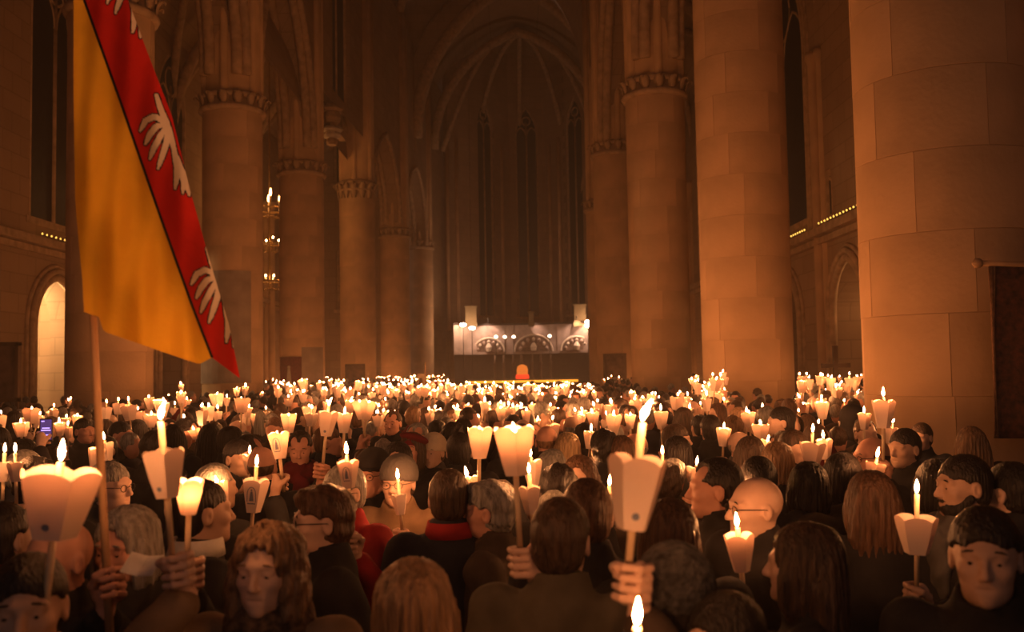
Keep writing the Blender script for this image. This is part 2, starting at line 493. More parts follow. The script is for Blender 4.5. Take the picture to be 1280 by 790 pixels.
# outer wall of the left aisle: chapels below a ledge, tall windows above
wl = empty('wall_left'); tag(wl, kind='structure')
LB = [(-14, 13.2, None), (13.2, 22.6, 18), (22.6, 31.9, 27.35), (31.9, 41.3, 36.7), (41.3, 50.6, 46), (50.6, 60, 55.3)]
for y0, y1, yc in LB:
    if yc is None:
        panel((XL, y0), (XL, y1), 0, 20, 0.8).build('bay_wall', WALLM, wl); continue
    panel((XL, y0), (XL, y1), 0, 6.0, 0.8, (yc - y0, 1.30, 0.0, 3.55, 1.45)).build('chapel_wall', WALLM, wl)
    panel((XL, y0), (XL, y1), 6.0, 20, 0.8, (yc - y0, 1.55, 6.6, 12.6, 2.6)).build('bay_wall', WALLM, wl)
    window((XL, y0), (XL, y1), yc - y0, 1.5, 6.65, 12.6, 2.5, -0.28, 2)
    MB().box((XL + .45, (y0 + y1) / 2, 5.95), (0.5, y1 - y0, 0.22)).build('ledge', CARVED, wl)
    MB().box((XL + .38, (y0 + y1) / 2, 5.72), (0.3, y1 - y0, 0.18)).build('ledge', CARVED, wl)
    for off, r, dw in ((-.44, .12, .02), (-.5, .09, .22), (-.42, .07, .36)):
        MB().tube(arch_line((XL, y0), (XL, y1), yc - y0, 1.30 + dw, 0, 3.55, 1.45 + dw, off), r, 8).build('arch_moulding', CARVED, wl, True)
    for yy in (y0 + .2, ):
        for k, (dx, r) in enumerate(((.45, .16), (.7, .2), (.45, .16))):
            MB().lathe([(r * 1.5, 0), (r * 1.5, .6), (r, .75), (r, 11.1), (r * 1.5, 11.35), (r * 1.5, 11.5)], 12, Matrix.Translation((XL + dx, yy + (k - 1) * .34, 0))).build('wall_shaft', STONE, wl, True)
wr = empty('wall_right'); tag(wr, kind='structure')
RB = [(-14, 14, None), (14, 22.6, 18.3), (22.6, 27.7, 25.4), (27.7, 38, 31.0), (38, 47.5, 42.5), (47.5, 58, 52.5)]
for y0, y1, yc in RB:
    if yc is None:
        panel((XR, y1), (XR, y0), 0, 20, 0.8).build('bay_wall', WALLM, wr); continue
    u = y1 - yc
    panel((XR, y1), (XR, y0), 0, 6.0, 0.8, (u, 1.25, 0.0, 3.5, 1.5)).build('chapel_wall', WALLM, wr)
    if yc == 25.4: hole = (y1 - 26.8, 0.34, 6.35, 7.5, .3)
    else: hole = (u, 2.45, 6.6, 12.0, 3.8)
    panel((XR, y1), (XR, y0), 6.0, 20, 0.8, hole).build('bay_wall', WALLM, wr)
    window((XR, y1), (XR, y0), hole[0], hole[1] - .05, hole[2] + .05, hole[3], hole[4] - .1, -0.28, 1 if yc == 25.4 else 2)
    if hole[1] > 1:
        for off, r, dw in ((-.40, .09, .05), (-.41, .07, .26), (-.40, .06, .46)):
            MB().tube(arch_line((XR, y1), (XR, y0), u, hole[1] + dw, 6.1, hole[3], hole[4] + dw, off), r, 8).build('arch_moulding', CARVED, wr, True)
    MB().box((XR - .5, (y0 + y1) / 2, 5.95), (0.6, y1 - y0, 0.22)).build('ledge', CARVED, wr)
    MB().box((XR - .42, (y0 + y1) / 2, 5.72), (0.36, y1 - y0, 0.18)).build('ledge', CARVED, wr)
    for off, r, dw in ((-.44, .12, .02), (-.5, .09, .22), (-.42, .07, .36)):
        MB().tube(arch_line((XR, y1), (XR, y0), u, 1.25 + dw, 0, 3.5, 1.5 + dw, off), r, 8).build('arch_moulding', CARVED, wr, True)
    for k, (dx, r) in enumerate(((.38, .13), (.48, .16), (.38, .13))):
        MB().lathe([(r * 1.5, 0), (r * 1.5, .6), (r, .75), (r, 11.1), (r * 1.5, 11.35), (r * 1.5, 11.5)], 12, Matrix.Translation((XR - dx, y1 - .2 + (k - 1) * .34, 0))).build('wall_shaft', STONE, wr, True)
# chapels behind the arches
ch = empty('wall_chapel_left'); tag(ch, kind='structure')
for y0, y1, yc in LB[1:]:
    m = MB(); xb = XL - 3.2
    m.box((xb, yc, 3.2), (.2, 5.0, 6.4)); m.box((XL - 1.7, yc - 2.4, 3.2), (3, .2, 6.4)); m.box((XL - 1.7, yc + 2.4, 3.2), (3, .2, 6.4)); m.box((XL - 1.7, yc, 6.45), (3.4, 5, .2))
    m.build('chapel_niche', WALLM, ch)
chr_ = empty('wall_chapel_right'); tag(chr_, kind='structure')
for y0, y1, yc in RB[1:]:
    m = MB(); xb = XR + 3.2
    m.box((xb, yc, 3.2), (.2, 5.0, 6.4)); m.box((XR + 1.7, yc - 2.4, 3.2), (3, .2, 6.4)); m.box((XR + 1.7, yc + 2.4, 3.2), (3, .2, 6.4)); m.box((XR + 1.7, yc, 6.45), (3.4, 5, .2))
    m.build('chapel_niche', WALLM, chr_)
# end walls of the aisles, looking back down the church
we = empty('wall_aisle_end'); tag(we, kind='structure')
for x0, x1 in ((-14.4, -7.0), (5.6, 10.2)):
    for z0, z1, hl in ((0, 13.2, (3.55, .62, 6.0, 9.6, 1.2)), (13.2, 30, (3.55, .75, 14.3, 24, 1.4))):
        if x0 > 0: hl = (2.3, .8, hl[2], hl[3], hl[4])
        panel((x1, 60.5), (x0, 60.5), z0, z1, 0.8, (x1 - x0 - hl[0], *hl[1:])).build('bay_wall', WALLM, we)
        window((x1, 60.5), (x0, 60.5), x1 - x0 - hl[0], hl[1] - .04, hl[2] + .05, hl[3], hl[4] - .05, 0.1, 1 if hl[1] < .7 else 2)
# apse
wa = empty('wall_apse'); tag(wa, kind='structure')
AP = [(7.6, 71.6), (6.3, 72.7), (3.1, 76.4), (-0.2, 76.4), (-3.4, 72.7), (-5.0, 71.6)]
for i, (A, B) in enumerate(zip(AP, AP[1:])):
    L = math.hypot(B[0] - A[0], B[1] - A[1])
    if i in (1, 2, 3):
        hw = 0.95 if i != 2 else 0.95
        uc = L / 2 + (-1.15 if i == 1 else 0.55 if i == 3 else 0)
        panel(A, B, 0, 29, 0.7, (uc, hw, 6.2, 21.5, 2.4)).build('bay_wall', WALLM, wa)
        window(A, B, uc, hw - .04, 6.25, 21.5, 2.3, 0.1, 2)
    else:
        panel(A, B, 0, 29, 0.7).build('bay_wall', WALLM, wa)
    for (x, y) in (A,):
        MB().tube([(x, y, 0), (x, y, 19.5)], 0.26, 10).build('wall_shaft', STONE, wa, True)
for px_ in (560, 572, 628, 690, 700):
    q = P(px_, 300, 71.0); MB().tube([(q.x, 71.0 + (2.5 if 600 < px_ < 695 else 0), 5), (q.x, 71.0 + (2.5 if 600 < px_ < 695 else 0), 20)], 0.13, 8).build('wall_shaft', STONE, wa, True)

# haze volume added to lift the dark tones through the church
HAZE = bpy.data.materials.new('fill_haze_scatter'); HAZE.use_nodes = True
HAZE.node_tree.nodes.clear()
_v = HAZE.node_tree.nodes.new('ShaderNodeVolumeScatter'); _o = HAZE.node_tree.nodes.new('ShaderNodeOutputMaterial')
_v.inputs['Color'].default_value = (1, .95, .88, 1); _v.inputs['Density'].default_value = 0.0029; _v.inputs['Anisotropy'].default_value = 0.0
HAZE.node_tree.links.new(_v.outputs[0], _o.inputs['Volume'])
hz = MB().box((-2, 40, 15.2), (32, 92, 32)).build('fill_haze', HAZE); tag(hz, 'thin haze added to the whole nave to lift its dark tones', 'smoke', None, 'stuff')
SC.cycles.volume_bounces = 0

# ------------------------------------------------------------------ stone columns, course by course
BLK = {}
def block_mesh(R, h, ang):
    key = (round(R, 3), round(h, 3), round(ang, 3))
    if key in BLK: return BLK[key]
    m = MB(); n = max(8, int(ang * 7)); g = 0.004 / R; vs = []
    ri = R - 0.05; b = 0.003
    e = 0.0025; prof = [(ri, e), (R - b, e), (R, e + b), (R, h - e - b), (R - b, h - e), (ri, h - e)]
    for i in range(n + 1):
        a = g + (ang - 2 * g) * i / n
        for r, z in prof: vs.append((r * math.cos(a), r * math.sin(a), z))
    k = len(prof); fs = []
    for i in range(n):
        for j in range(k - 1):
            fs.append((i * k + j, (i + 1) * k + j, (i + 1) * k + j + 1, i * k + j + 1))
    fs.append(tuple(range(k))[::-1]); fs.append(tuple(n * k + j for j in range(k)))
    m.add(vs, fs)
    me = m.mesh('stone_block', True); me.set_sharp_from_angle(angle=0.5); me.materials.append(STONE)
    BLK[key] = me
    return me

def leaf_mesh():
    m = MB(); vs = []; fs = []
    prof = [(0, 0, .10), (.03, .12, .16), (.06, .24, .17), (.15, .33, .12), (.21, .31, .05), (.2, .25, .0)]
    for y, z, w in prof:
        vs += [(-w, -y + .03, z), (0, -y, z + .01), (w, -y + .03, z), (0, -y + .05, z)]
    for i in range(len(prof) - 1):
        for j in range(4):
            a, b = i * 4 + j, i * 4 + (j + 1) % 4
            fs.append((a, b, b + 4, a + 4))
    m.add(vs, fs)
    me = m.mesh('capital_leaf', True); me.materials.append(CARVED)
    return me
LEAF = leaf_mesh()

def column(x, y, R, label, courses=True, foliate=False, capz=CAPZ, nper=5, detail=True):
    root = empty('stone_column', (x, y, 0)); tag(root, label, 'column', 'tall round stone columns of the nave')
    top = capz - 0.5
    MB().lathe([(R * 1.32, 0), (R * 1.32, .35), (R * 1.22, .42), (R * 1.22, .6), (R * 1.12, .72), (R * 1.05, .85), (R, .95)], 40).build('column_base', STONE, root, True)
    MB().lathe([(R - .008, .9), (R - .008, top)], 40).build('mortar_core', MORTAR, root, True)
    if courses:
        n = int(round((top - .95) / 0.86)); h = (top - .95) / n
        ang = 2 * PI / nper
        rr = random.Random(int(y * 10))
        for i in range(n):
            a0 = rr.random() * ang
            for k in range(nper):
                o = bpy.data.objects.new('stone_block', block_mesh(R, h, ang))
                link(o, root); o.location = (0, 0, .95 + i * h); o.rotation_euler = (0, 0, a0 + k * ang)
                s = 1 + rr.uniform(-.002, .002); o.scale = (s, s, 1)
    else:
        n = int(round((top - .95) / 1.3)); h = (top - .95) / n
        for i in range(n):
            for k in range(2):
                o = bpy.data.objects.new('stone_block', block_mesh(R, h, PI)); link(o, root)
                o.location = (0, 0, .95 + i * h); o.rotation_euler = (0, 0, k * PI + (i % 2) * PI / 2)
    MB().lathe([(R, top), (R + .08, top + .02), (R + .12, top + .1), (R + .08, top + .18), (R + .03, top + .2), (R + .03, top + .42)], 40).build('capital_ring', CARVED, root, True)
    nl = 14
    for k in range(nl):
        a = 2 * PI * k / nl
        o = bpy.data.objects.new('capital_leaf', LEAF); link(o, root)
        o.location = ((R + .06) * math.sin(a), -(R + .06) * math.cos(a), top + .2 - (0.55 if foliate else 0)); o.rotation_euler = (0, 0, a)
        if foliate: o.scale = (1.15, 1.2, 2.4)
    MB().lathe([(R + .10, top + .42), (R + .10, top + .55), (R - .02, top + .62)], 40).build('capital_top', CARVED, root, True)
    MB().lathe([(R - .06, top + .5), (R - .06, 24)], 24).build('upper_shaft', STONE, root, True)
    for k in range(6):
        a = PI / 6 + k * PI / 3
        MB().lathe([(.12, top + .6), (.12, 24)], 10, Matrix.Translation(((R - .06) * math.cos(a), (R - .06) * math.sin(a), 0))).build('attached_shaft', STONE, root, True)
    return root

RL = ['huge plain stone column at the right, nearest and widest of all', 'broad stone column right of the middle, the second nearest on the right',
      'stone column with leafy capital directly left of the second right-hand column', 'stone column with a framed plaque, half hidden, nearest the choir on the right',
      'farthest right-hand stone column, a thin edge beside the apse']
for i, (x, y, R) in enumerate(RIGHT): column(x, y, R, RL[i], i < 3, capz=CAPZ + (0.55 if i == 3 else 0))
LL = ['stone column hidden behind the yellow and red flag', 'stone column with a faded wall painting right beside the flag tip', 'slimmer left-hand stone column hung with a dark red banner',
      'left-hand column with long hanging leaves under its capital', 'far left-hand column fifth from the flag, plain shaft', 'farthest and thinnest left-hand column near the choir']
for i, (x, y, R) in enumerate(LEFT): column(x, y, R, LL[i], i < 3, foliate=(i == 3), capz=CAPZ + (1.3 if i == 3 else 0.6 if i == 5 else 0))

# ================================================================== paper lanterns
PAPER = bpy.data.materials.new('candle_paper'); PAPER.use_nodes = True
def _paper():
    N = PAPER.node_tree.nodes; L = PAPER.node_tree.links; N.clear()
    o = N.new('ShaderNodeOutputMaterial'); mx = N.new('ShaderNodeMixShader'); d = N.new('ShaderNodeBsdfDiffuse'); t = N.new('ShaderNodeBsdfTranslucent')
    tc = N.new('ShaderNodeTexCoord'); nz = N.new('ShaderNodeTexNoise'); nz.inputs['Scale'].default_value = 30
    cr = N.new('ShaderNodeValToRGB'); cr.color_ramp.elements[0].color = (.68, .55, .47, 1); cr.color_ramp.elements[1].color = (.76, .64, .56, 1)
    L.new(tc.outputs['Object'], nz.inputs['Vector']); L.new(nz.outputs['Fac'], cr.inputs['Fac'])
    L.new(cr.outputs[0], d.inputs[0]); t.inputs[0].default_value = (.80, .47, .33, 1)
    mx.inputs[0].default_value = 0.11
    L.new(d.outputs[0], mx.inputs[1]); L.new(t.outputs[0], mx.inputs[2]); L.new(mx.outputs[0], o.inputs[0])
_paper()
WAX = mat('candle_wax', (.62, .46, .30), .5, .05, 8)
WICK = mat('wick', (.03, .02, .02), .9)
PRINT = mat('blue_grey_print', (.20, .22, .30), .9, .2, 40)
FLAME = emitter('candle_flame', FLAME_COLOR, FLAME_STRENGTH)

def shade_mesh(rim, bot, panels=5, fine=True, rot=0.0):
    """paper cup of flat tapering petals, each with an arched top edge; height 1, bottom at 0"""
    m = MB(); n = 6 if fine else 2
    c = [(math.cos(2 * PI * k / panels + rot), math.sin(2 * PI * k / panels + rot)) for k in range(panels + 1)]
    for k in range(panels):
        vs = []
        for i in range(n + 1):
            s = i / n; x = c[k][0] * (1 - s) + c[k + 1][0] * s; y = c[k][1] * (1 - s) + c[k + 1][1] * s
            top = 0.90 + 0.10 * math.sin(PI * s) ** 0.7
            for j in range(4):
                q = j / 3; r = bot + (rim - bot) * (q * top); puff = 1 + 0.03 * math.sin(PI * q)
                vs.append((x * r * puff, y * r * puff, q * top))
        m.add(vs, [(i * 4 + j, (i + 1) * 4 + j, (i + 1) * 4 + j + 1, i * 4 + j + 1) for i in range(n) for j in range(3)])
    me = m.mesh('paper_shade'); me.materials.append(PAPER)
    return me
def flame_mesh(n, lean):
    prof = [(0.0008, 0), (0.0045, .006), (0.0068, .014), (0.0066, .022), (0.0042, .032), (0.0018, .041), (0.0003, .047)]
    if n < 8: prof = [(r * 1.1, z * .74) for r, z in (prof[i] for i in (0, 2, 3, 4, 6))]
    m = MB().lathe(prof, n)
    m.v = [(x + lean * (z / .047) ** 1.6 * .016, y, z) for x, y, z in m.v]
    me = m.mesh('flame', True); me.materials.append(FLAME)
    return me
SHADES = {}
def shade(kind, fine, rot):
    key = (kind, fine, rot)
    if key not in SHADES:
        rim, bot = {'std': (.455, .225), 'wide': (.62, .32), 'slim': (.40, .20)}[kind]
        SHADES[key] = shade_mesh(rim, bot, 5, fine, rot * 0.3)
    return SHADES[key]
FL_HI = [flame_mesh(10, l) for l in (0, 1.0, -.5)]; FL_LO = [flame_mesh(6, l) for l in (0, .9, -.6)]
def stick_mesh(n):
    me = MB().lathe([(.0085, 0), (.0085, 1)], n).mesh('candle', True); me.materials.append(WAX); return me
ST_HI, ST_LO = stick_mesh(10), stick_mesh(6)
WICKM = MB().lathe([(.0012, 0), (.0008, .012)], 5).mesh('wick'); WICKM.materials.append(WICK)
def emblem_mesh():
    """small printed robed figure under an arch, flat on the paper"""
    m = MB()
    m.add([(-.045, 0, 0), (.045, 0, 0), (.03, 0, .13), (.02, 0, .2), (-.02, 0, .2), (-.03, 0, .13)], [(0, 1, 2, 3, 4, 5)])
    m.add([(.018 * math.cos(a), 0, .225 + .022 * math.sin(a)) for a in np.linspace(0, 2 * PI, 9)[:-1]], [tuple(range(8))])
    pts = [(-.085, -.02), (-.085, .14)] + [(.085 * math.cos(a), .14 + .15 * math.sin(a)) for a in np.linspace(PI, 0, 9)[1:-1]] + [(.085, .14), (.085, -.02)]
    for a, b in zip(pts, pts[1:]):
        dx, dz = b[0] - a[0], b[1] - a[1]; l = math.hypot(dx, dz); nx, nz = -dz / l * .008, dx / l * .008
        m.add([(a[0] - nx, 0, a[1] - nz), (b[0] - nx, 0, b[1] - nz), (b[0] + nx, 0, b[1] + nz), (a[0] + nx, 0, a[1] + nz)], [(0, 1, 2, 3)])
    m.box((0, 0, -.05), (.16, .002, .025))
    me = m.mesh('printed_emblem'); me.materials.append(PRINT); return me
def dot_mesh():
    me = MB().add([(.045 * math.cos(a), 0, .045 * math.sin(a)) for a in np.linspace(0, 2 * PI, 13)[:-1]], [tuple(range(12))]).mesh('printed_emblem')
    me.materials.append(PRINT); return me
EMB, DOT = emblem_mesh(), dot_mesh()
LN = [0]
def lantern(base, up, H, above, below, label, group=None, kind='std', fine=True, emblem=None, lean=0, yaw=None):
    """base: middle of the cup's bottom; up: axis; H cup height; candle reaches `above` over the base and `below` under it"""
    LN[0] += 1
    up = Vector(up).normalized()
    root = bpy.data.objects.new('candle_lantern', None); root.empty_display_size = .05; link(root)
    q = Vector((0, 0, 1)).rotation_difference(up)
    z = random.uniform(0, 6.28) if yaw is None else yaw
    root.matrix_world = Matrix.Translation(base) @ q.to_matrix().to_4x4() @ Matrix.Rotation(z, 4, 'Z')
    tag(root, label, 'candle', group)
    s = obj('paper_shade', shade(kind, fine, LN[0] % 3 if emblem is None else 0), None, root); s.scale = (H, H, H)
    c = obj('candle', ST_HI if fine else ST_LO, None, root); c.location = (0, 0, -below); c.scale = (1, 1, below + above)
    if fine: obj('wick', WICKM, None, root, (0, 0, above))
    f = obj('flame', (FL_HI if fine else FL_LO)[lean], None, root, (0, 0, above + .006)); f.rotation_euler = (0, 0, -z)
    if emblem:
        rim, bot = {'std': (.455, .225), 'wide': (.62, .32), 'slim': (.40, .20)}[kind]
        ap = math.cos(PI / 5); e = obj('printed_emblem', EMB if emblem == 'figure' else DOT, None, s)
        zz = .36 if emblem == 'figure' else .20
        r = (bot + (rim - bot) * zz) * ap * 1.035 + .012
        a = 2 * PI * 1.5 / 5      # middle of the second petal
        e.scale = (1.5, 1.5, 1.5) if emblem == 'figure' else (1.2, 1.2, 1.2); e.location = (r * math.cos(a), r * math.sin(a), zz); e.rotation_euler = (math.atan((rim - bot) * ap), 0, a + PI / 2)
    return root
PETAL = 2 * PI * 1.5 / 5

# ================================================================== people
SKIN = [mat('skin_%s' % n, c, .55, .08, 14, spec=.35) for n, c in (('fair', (.62, .40, .30)), ('ruddy', (.58, .30, .21)), ('tan', (.50, .31, .22)))]
def hairmat(n, c): return mat('hair_' + n, c, .5, .3, 60, .7, 120, stretch=(1, 1, .12), spec=.4)
HAIR = {n: hairmat(n, c) for n, c in (('black', (.022, .016, .014)), ('brown', (.07, .040, .025)), ('chestnut', (.12, .060, .033)), ('lightbrown', (.24, .135, .07)),
                                      ('blond', (.42, .28, .15)), ('grey', (.30, .28, .25)), ('white', (.55, .52, .47)))}
def cloth(n, c, v=.15): return mat('cloth_' + n, c, .9, v, 9, .18, 220, spec=.15)
COAT = {n: cloth(n, c) for n, c in (('black', (.030, .027, .028)), ('navy', (.028, .028, .036)), ('charcoal', (.04, .038, .038)), ('brown', (.06, .042, .032)),
                                   ('olive', (.105, .088, .062)), ('red', (.32, .024, .026)), ('tan', (.26, .17, .10)), ('beige', (.36, .27, .19)), ('grey', (.12, .11, .105)),
                                   ('cream', (.62, .52, .38)), ('white', (.7, .66, .6)), ('burgundy', (.14, .02, .025)))}
LEOPARD = mat('patterned_scarf', (.17, .10, .06), .9, .2, 38, .3, 90, dark=(.02, .015, .013))
STRIPE = mat('striped_scarf', (.30, .22, .14), .9, .2, 26, .4, 90, dark=(.10, .05, .04), stretch=(.2, .2, 1))
KNIT = mat('dark_knit', (.10, .095, .095), .9, .2, 45, .8, 70, dark=(.015, .014, .016))
METAL = mat('dark_metal', (.05, .045, .04), .35, .1, metallic=.6)
EYEW = mat('eye_white', (.36, .31, .28), .3, .03); EYEI = mat('eye_iris', (.03, .02, .015), .2, .1)
BROW = HAIR['brown']

HC = Vector((0, -0.005, 1.60))        # the head's centre on a figure 1.72 m tall
def head_frame(yaw=0, pitch=0, roll=0):
    return Matrix.Translation(HC) @ Euler((math.radians(pitch), math.radians(roll), math.radians(yaw)), 'XYZ').to_matrix().to_4x4()

def add_head(F, M):
    E = lambda c, r, k=.015, op='u': F.ell(c, r, k, M, op)
    E((0, .012, .028), (.076, .095, .088)); E((0, -.028, -.03), (.062, .066, .088), .03)
    E((0, -.045, -.072), (.046, .045, .036), .025); E((0, -.079, -.094), (.019, .018, .016), .02)
    for s in (-1, 1):
        E((s * .040, -.062, -.020), (.022, .022, .02), .02)
        F.cap((s * .012, -.087, .024), (s * .048, -.073, .024), .0105, .009, .015, M)
        E((s * .031, -.102, .004), (.019, .018, .013), .012, 's')
        E((s * .031, -.0765, .003), (.0135, .0135, .0115), .004)
        F.cap((s * .019, -.0865, .0105), (s * .045, -.080, .0085), .0048, .004, .004, M); F.cap((s * .021, -.086, -.009), (s * .043, -.080, -.008), .0035, .003, .004, M)
        E((s * .0098, -.098, -.033), (.0078, .010, .007), .006)
        E((s * .079, .012, -.006), (.010, .020, .032), .008); E((s * .086, .006, -.004), (.006, .010, .018), .005, 's')
    F.cap((0, -.088, .016), (0, -.112, -.027), .0072, .0108, .010, M)
    F.cap((-.019, -.0845, -.0575), (.019, -.0845, -.0575), .0065, None, .008, M); F.cap((-.016, -.084, -.0695), (.016, -.084, -.0695), .0075, None, .008, M)
    F.cap((-.022, -.092, -.0632), (.022, -.092, -.0632), .0035, None, .003, M, 's')
    F.cap((0, .02, -.07), (0, .028, -.13), .054, .053, .03, M)

def arm_joints(side, wrist):
    """shoulder, elbow, wrist for a hand target (side -1: the figure's right, x < 0)"""
    S = Vector((side * .185, .02, 1.395)); W = Vector(wrist); l1, l2 = .285, .25
    d = W - S; D = d.length
    if D > l1 + l2 - .01:
        l1, l2 = l1 * (D + .01) / (l1 + l2), l2 * (D + .01) / (l1 + l2)
    a = (l1 * l1 - l2 * l2 + D * D) / (2 * D); h = math.sqrt(max(l1 * l1 - a * a, 0))
    u = d.normalized(); pole = Vector((side * .35, .2, -1)) if W.z > 1.1 else Vector((side * .12, .7, -.2)); pole = (pole - u * pole.dot(u)).normalized()
    return S, S + u * a + pole * h, W

def hand_frame(grip, side, axis=(0, 0, 1), back=(0, 1, 0)):
    z = Vector(axis).normalized(); y = Vector(back); y = (y - z * y.dot(z)).normalized(); x = y.cross(z)
    M = Matrix((x, y, z)).transposed().to_4x4(); M.translation = Vector(grip)
    return M

def add_fist(F, M, side):
    s = -side                        # knuckles point outwards for a right hand
    F.ell((s * .006, .034, -.004), (.034, .019, .046), .012, M)
    for i in range(4):
        z = .034 - .0225 * i; L = (1, 1.06, 1.0, .86)[i]
        p = [(s * .036, .030, z), (s * .040, -.006 * L, z), (s * .012, -.027 * L, z - .001), (s * -.017, -.018, z - .003)]
        for k, (a, b) in enumerate(zip(p, p[1:])): F.cap(a, b, .0105 - .0007 * k, .0098 - .0007 * k, .004, M)
    p = [(s * -.020, .040, -.020), (s * -.034, .018, .004), (s * -.030, -.012, .022), (s * -.006, -.030, .030)]
    for k, (a, b) in enumerate(zip(p, p[1:])): F.cap(a, b, .014 - .0015 * k, .012 - .0014 * k, .006, M)
    F.cap((s * .002, .038, -.03), (0, .05, -.075), .026, .023, .02, M)

def wrist_of(M): return M @ Vector((0, .052, -.085))
REST = {s: Vector((s * .27, -.02, .86)) for s in (-1, 1)}

def grid_for(hands, head=.0065, coarse=.02, hd=.0048):
    fx, fy, fz = [(-.10, .10, head)], [(-.13, .13, head)], [(1.44, 1.73, head)]
    lo, hi = Vector((-.42, -.32, 0)), Vector((.42, .26, 1.76))
    for M in hands:
        c = M.translation
        for f, v in ((fx, c.x), (fy, c.y), (fz, c.z)): f.append((v - .075, v + .075, hd))
        for i in range(3): lo[i] = min(lo[i], c[i] - .12); hi[i] = max(hi[i], c[i] + .12)
    return axis(lo.x, hi.x, coarse, *fx), axis(lo.y, hi.y, coarse, *fy), axis(-.01, hi.z, .03, (.78, hi.z, coarse), *fz)

def body_mesh(HM, grips, head=.0065, coarse=.02, hd=.0048):
    """one continuous figure. grips: {side: hand frame}; a side left out hangs at rest"""
    F = Field(*grid_for(list(grips.values()), head, coarse, hd))
    F.ell((0, .01, 1.21), (.155, .10, .24), .05); F.ell((0, .015, .95), (.15, .11, .14), .06); F.ell((0, .01, 1.06), (.13, .095, .15), .05)
    F.cap((-.13, .02, 1.39), (.13, .02, 1.39), .055, None, .05); F.cap((0, .025, 1.36), (0, .02, 1.50), .058, .052, .03)
    for s in (-1, 1):
        F.cap((s * .085, .01, .92), (s * .095, -.01, .50), .085, .055, .03); F.cap((s * .095, -.01, .50), (s * .10, .02, .09), .055, .036, .02)
        F.ell((s * .105, -.06, .045), (.045, .12, .042), .03)
        M = grips.get(s)
        if M is None:
            S, E, W = arm_joints(s, REST[s] + Vector((0, 0, .08)))
            F.ell(REST[s] + Vector((0, -.01, 0)), (.022, .04, .07), .02)
            for i in range(4): F.cap(REST[s] + Vector((0, -.035 + .02 * i, -.05)), REST[s] + Vector((-s * .012, -.038 + .02 * i, -.125 - (.01 if i in (1, 2) else 0))), .0098, .008, .006)
            F.cap(REST[s] + Vector((0, -.045, .02)), REST[s] + Vector((-s * .02, -.075, -.05)), .012, .009, .008)
        else:
            S, E, W = arm_joints(s, wrist_of(M)); add_fist(F, M, s)
        F.cap(S, E, .052, .040, .03); F.cap(E, W, .040, .026, .02)
    add_head(F, HM)
    return F.mesh('person')

def coat_mesh(grips, collar=1.0, seed=0, size=1.0, v=.016, hem=.72):
    pts = [wrist_of(M) for M in grips.values()]
    lo = [min([-.46] + [p.x - .1 for p in pts]), min([-.36] + [p.y - .1 for p in pts])]; hi = [max([.46] + [p.x + .1 for p in pts]), max([.3] + [p.y + .1 for p in pts])]
    zt = max([1.58] + [p.z + .1 for p in pts])
    F = Field(np.arange(lo[0], hi[0], v), np.arange(lo[1], hi[1], v), np.arange(hem - .1, zt, v))
    w = size
    F.ell((0, .015, 1.20), (.19 * w, .145 * w, .27), .05); F.ell((0, .015, .92), (.205 * w, .165 * w, .33), .08)
    F.cap((-.148 * w, .022, 1.37), (.148 * w, .022, 1.37), .074, None, .05); F.ell((0, .03, 1.43), (.105, .095, .07), .04)
    F.cap((0, .022, 1.42), (0, .012, 1.475), .092, .088, .02); F.ell((0, -.02, 1.56), (.072, .085, .085), .015, None, 's')
    for s in (-1, 1):
        M = grips.get(s)
        S, E, W = arm_joints(s, wrist_of(M) if M is not None else REST[s] + Vector((0, 0, .08)))
        W2 = E.lerp(W, .9)
        F.cap(S, E, .082 * w, .066, .03); F.cap(E, W2, .066, .050, .025); F.ell(W2, (.05, .05, .05), .01)
    rr = random.Random(seed); a, b, c = rr.random() * 6, rr.random() * 6, rr.random() * 6
    F.ripple(lambda x, y, z: .005 * np.sin(26 * z + 9 * x + a) * np.sin(11 * x + 7 * y + b) + .003 * np.sin(52 * z + 30 * y + c) * np.sin(23 * x + a))
    F.half((0, 0, -1), (0, 0, hem), .01)
    return F.mesh('coat')

def trousers_mesh():
    F = Field(np.arange(-.24, .24, .02), np.arange(-.22, .22, .02), np.arange(.0, 1.05, .03))
    F.ell((0, .015, .93), (.18, .135, .14), .05)
    for s in (-1, 1): F.cap((s * .09, .01, .90), (s * .098, 0, .5), .105, .08, .03); F.cap((s * .098, 0, .5), (s * .10, .02, .09), .08, .07, .03)
    F.half((0, 0, -1), (0, 0, .06), .01)
    return F.mesh('trousers')
def shoe_mesh():
    F = Field(np.arange(-.08, .08, .012), np.arange(-.22, .12, .012), np.arange(-.01, .14, .01))
    F.ell((0, -.05, .05), (.056, .14, .05), .02); F.cap((0, .03, .05), (0, .03, .10), .055, .05, .02); F.half((0, 0, -1), (0, 0, 0), .004)
    return F.mesh('shoe')

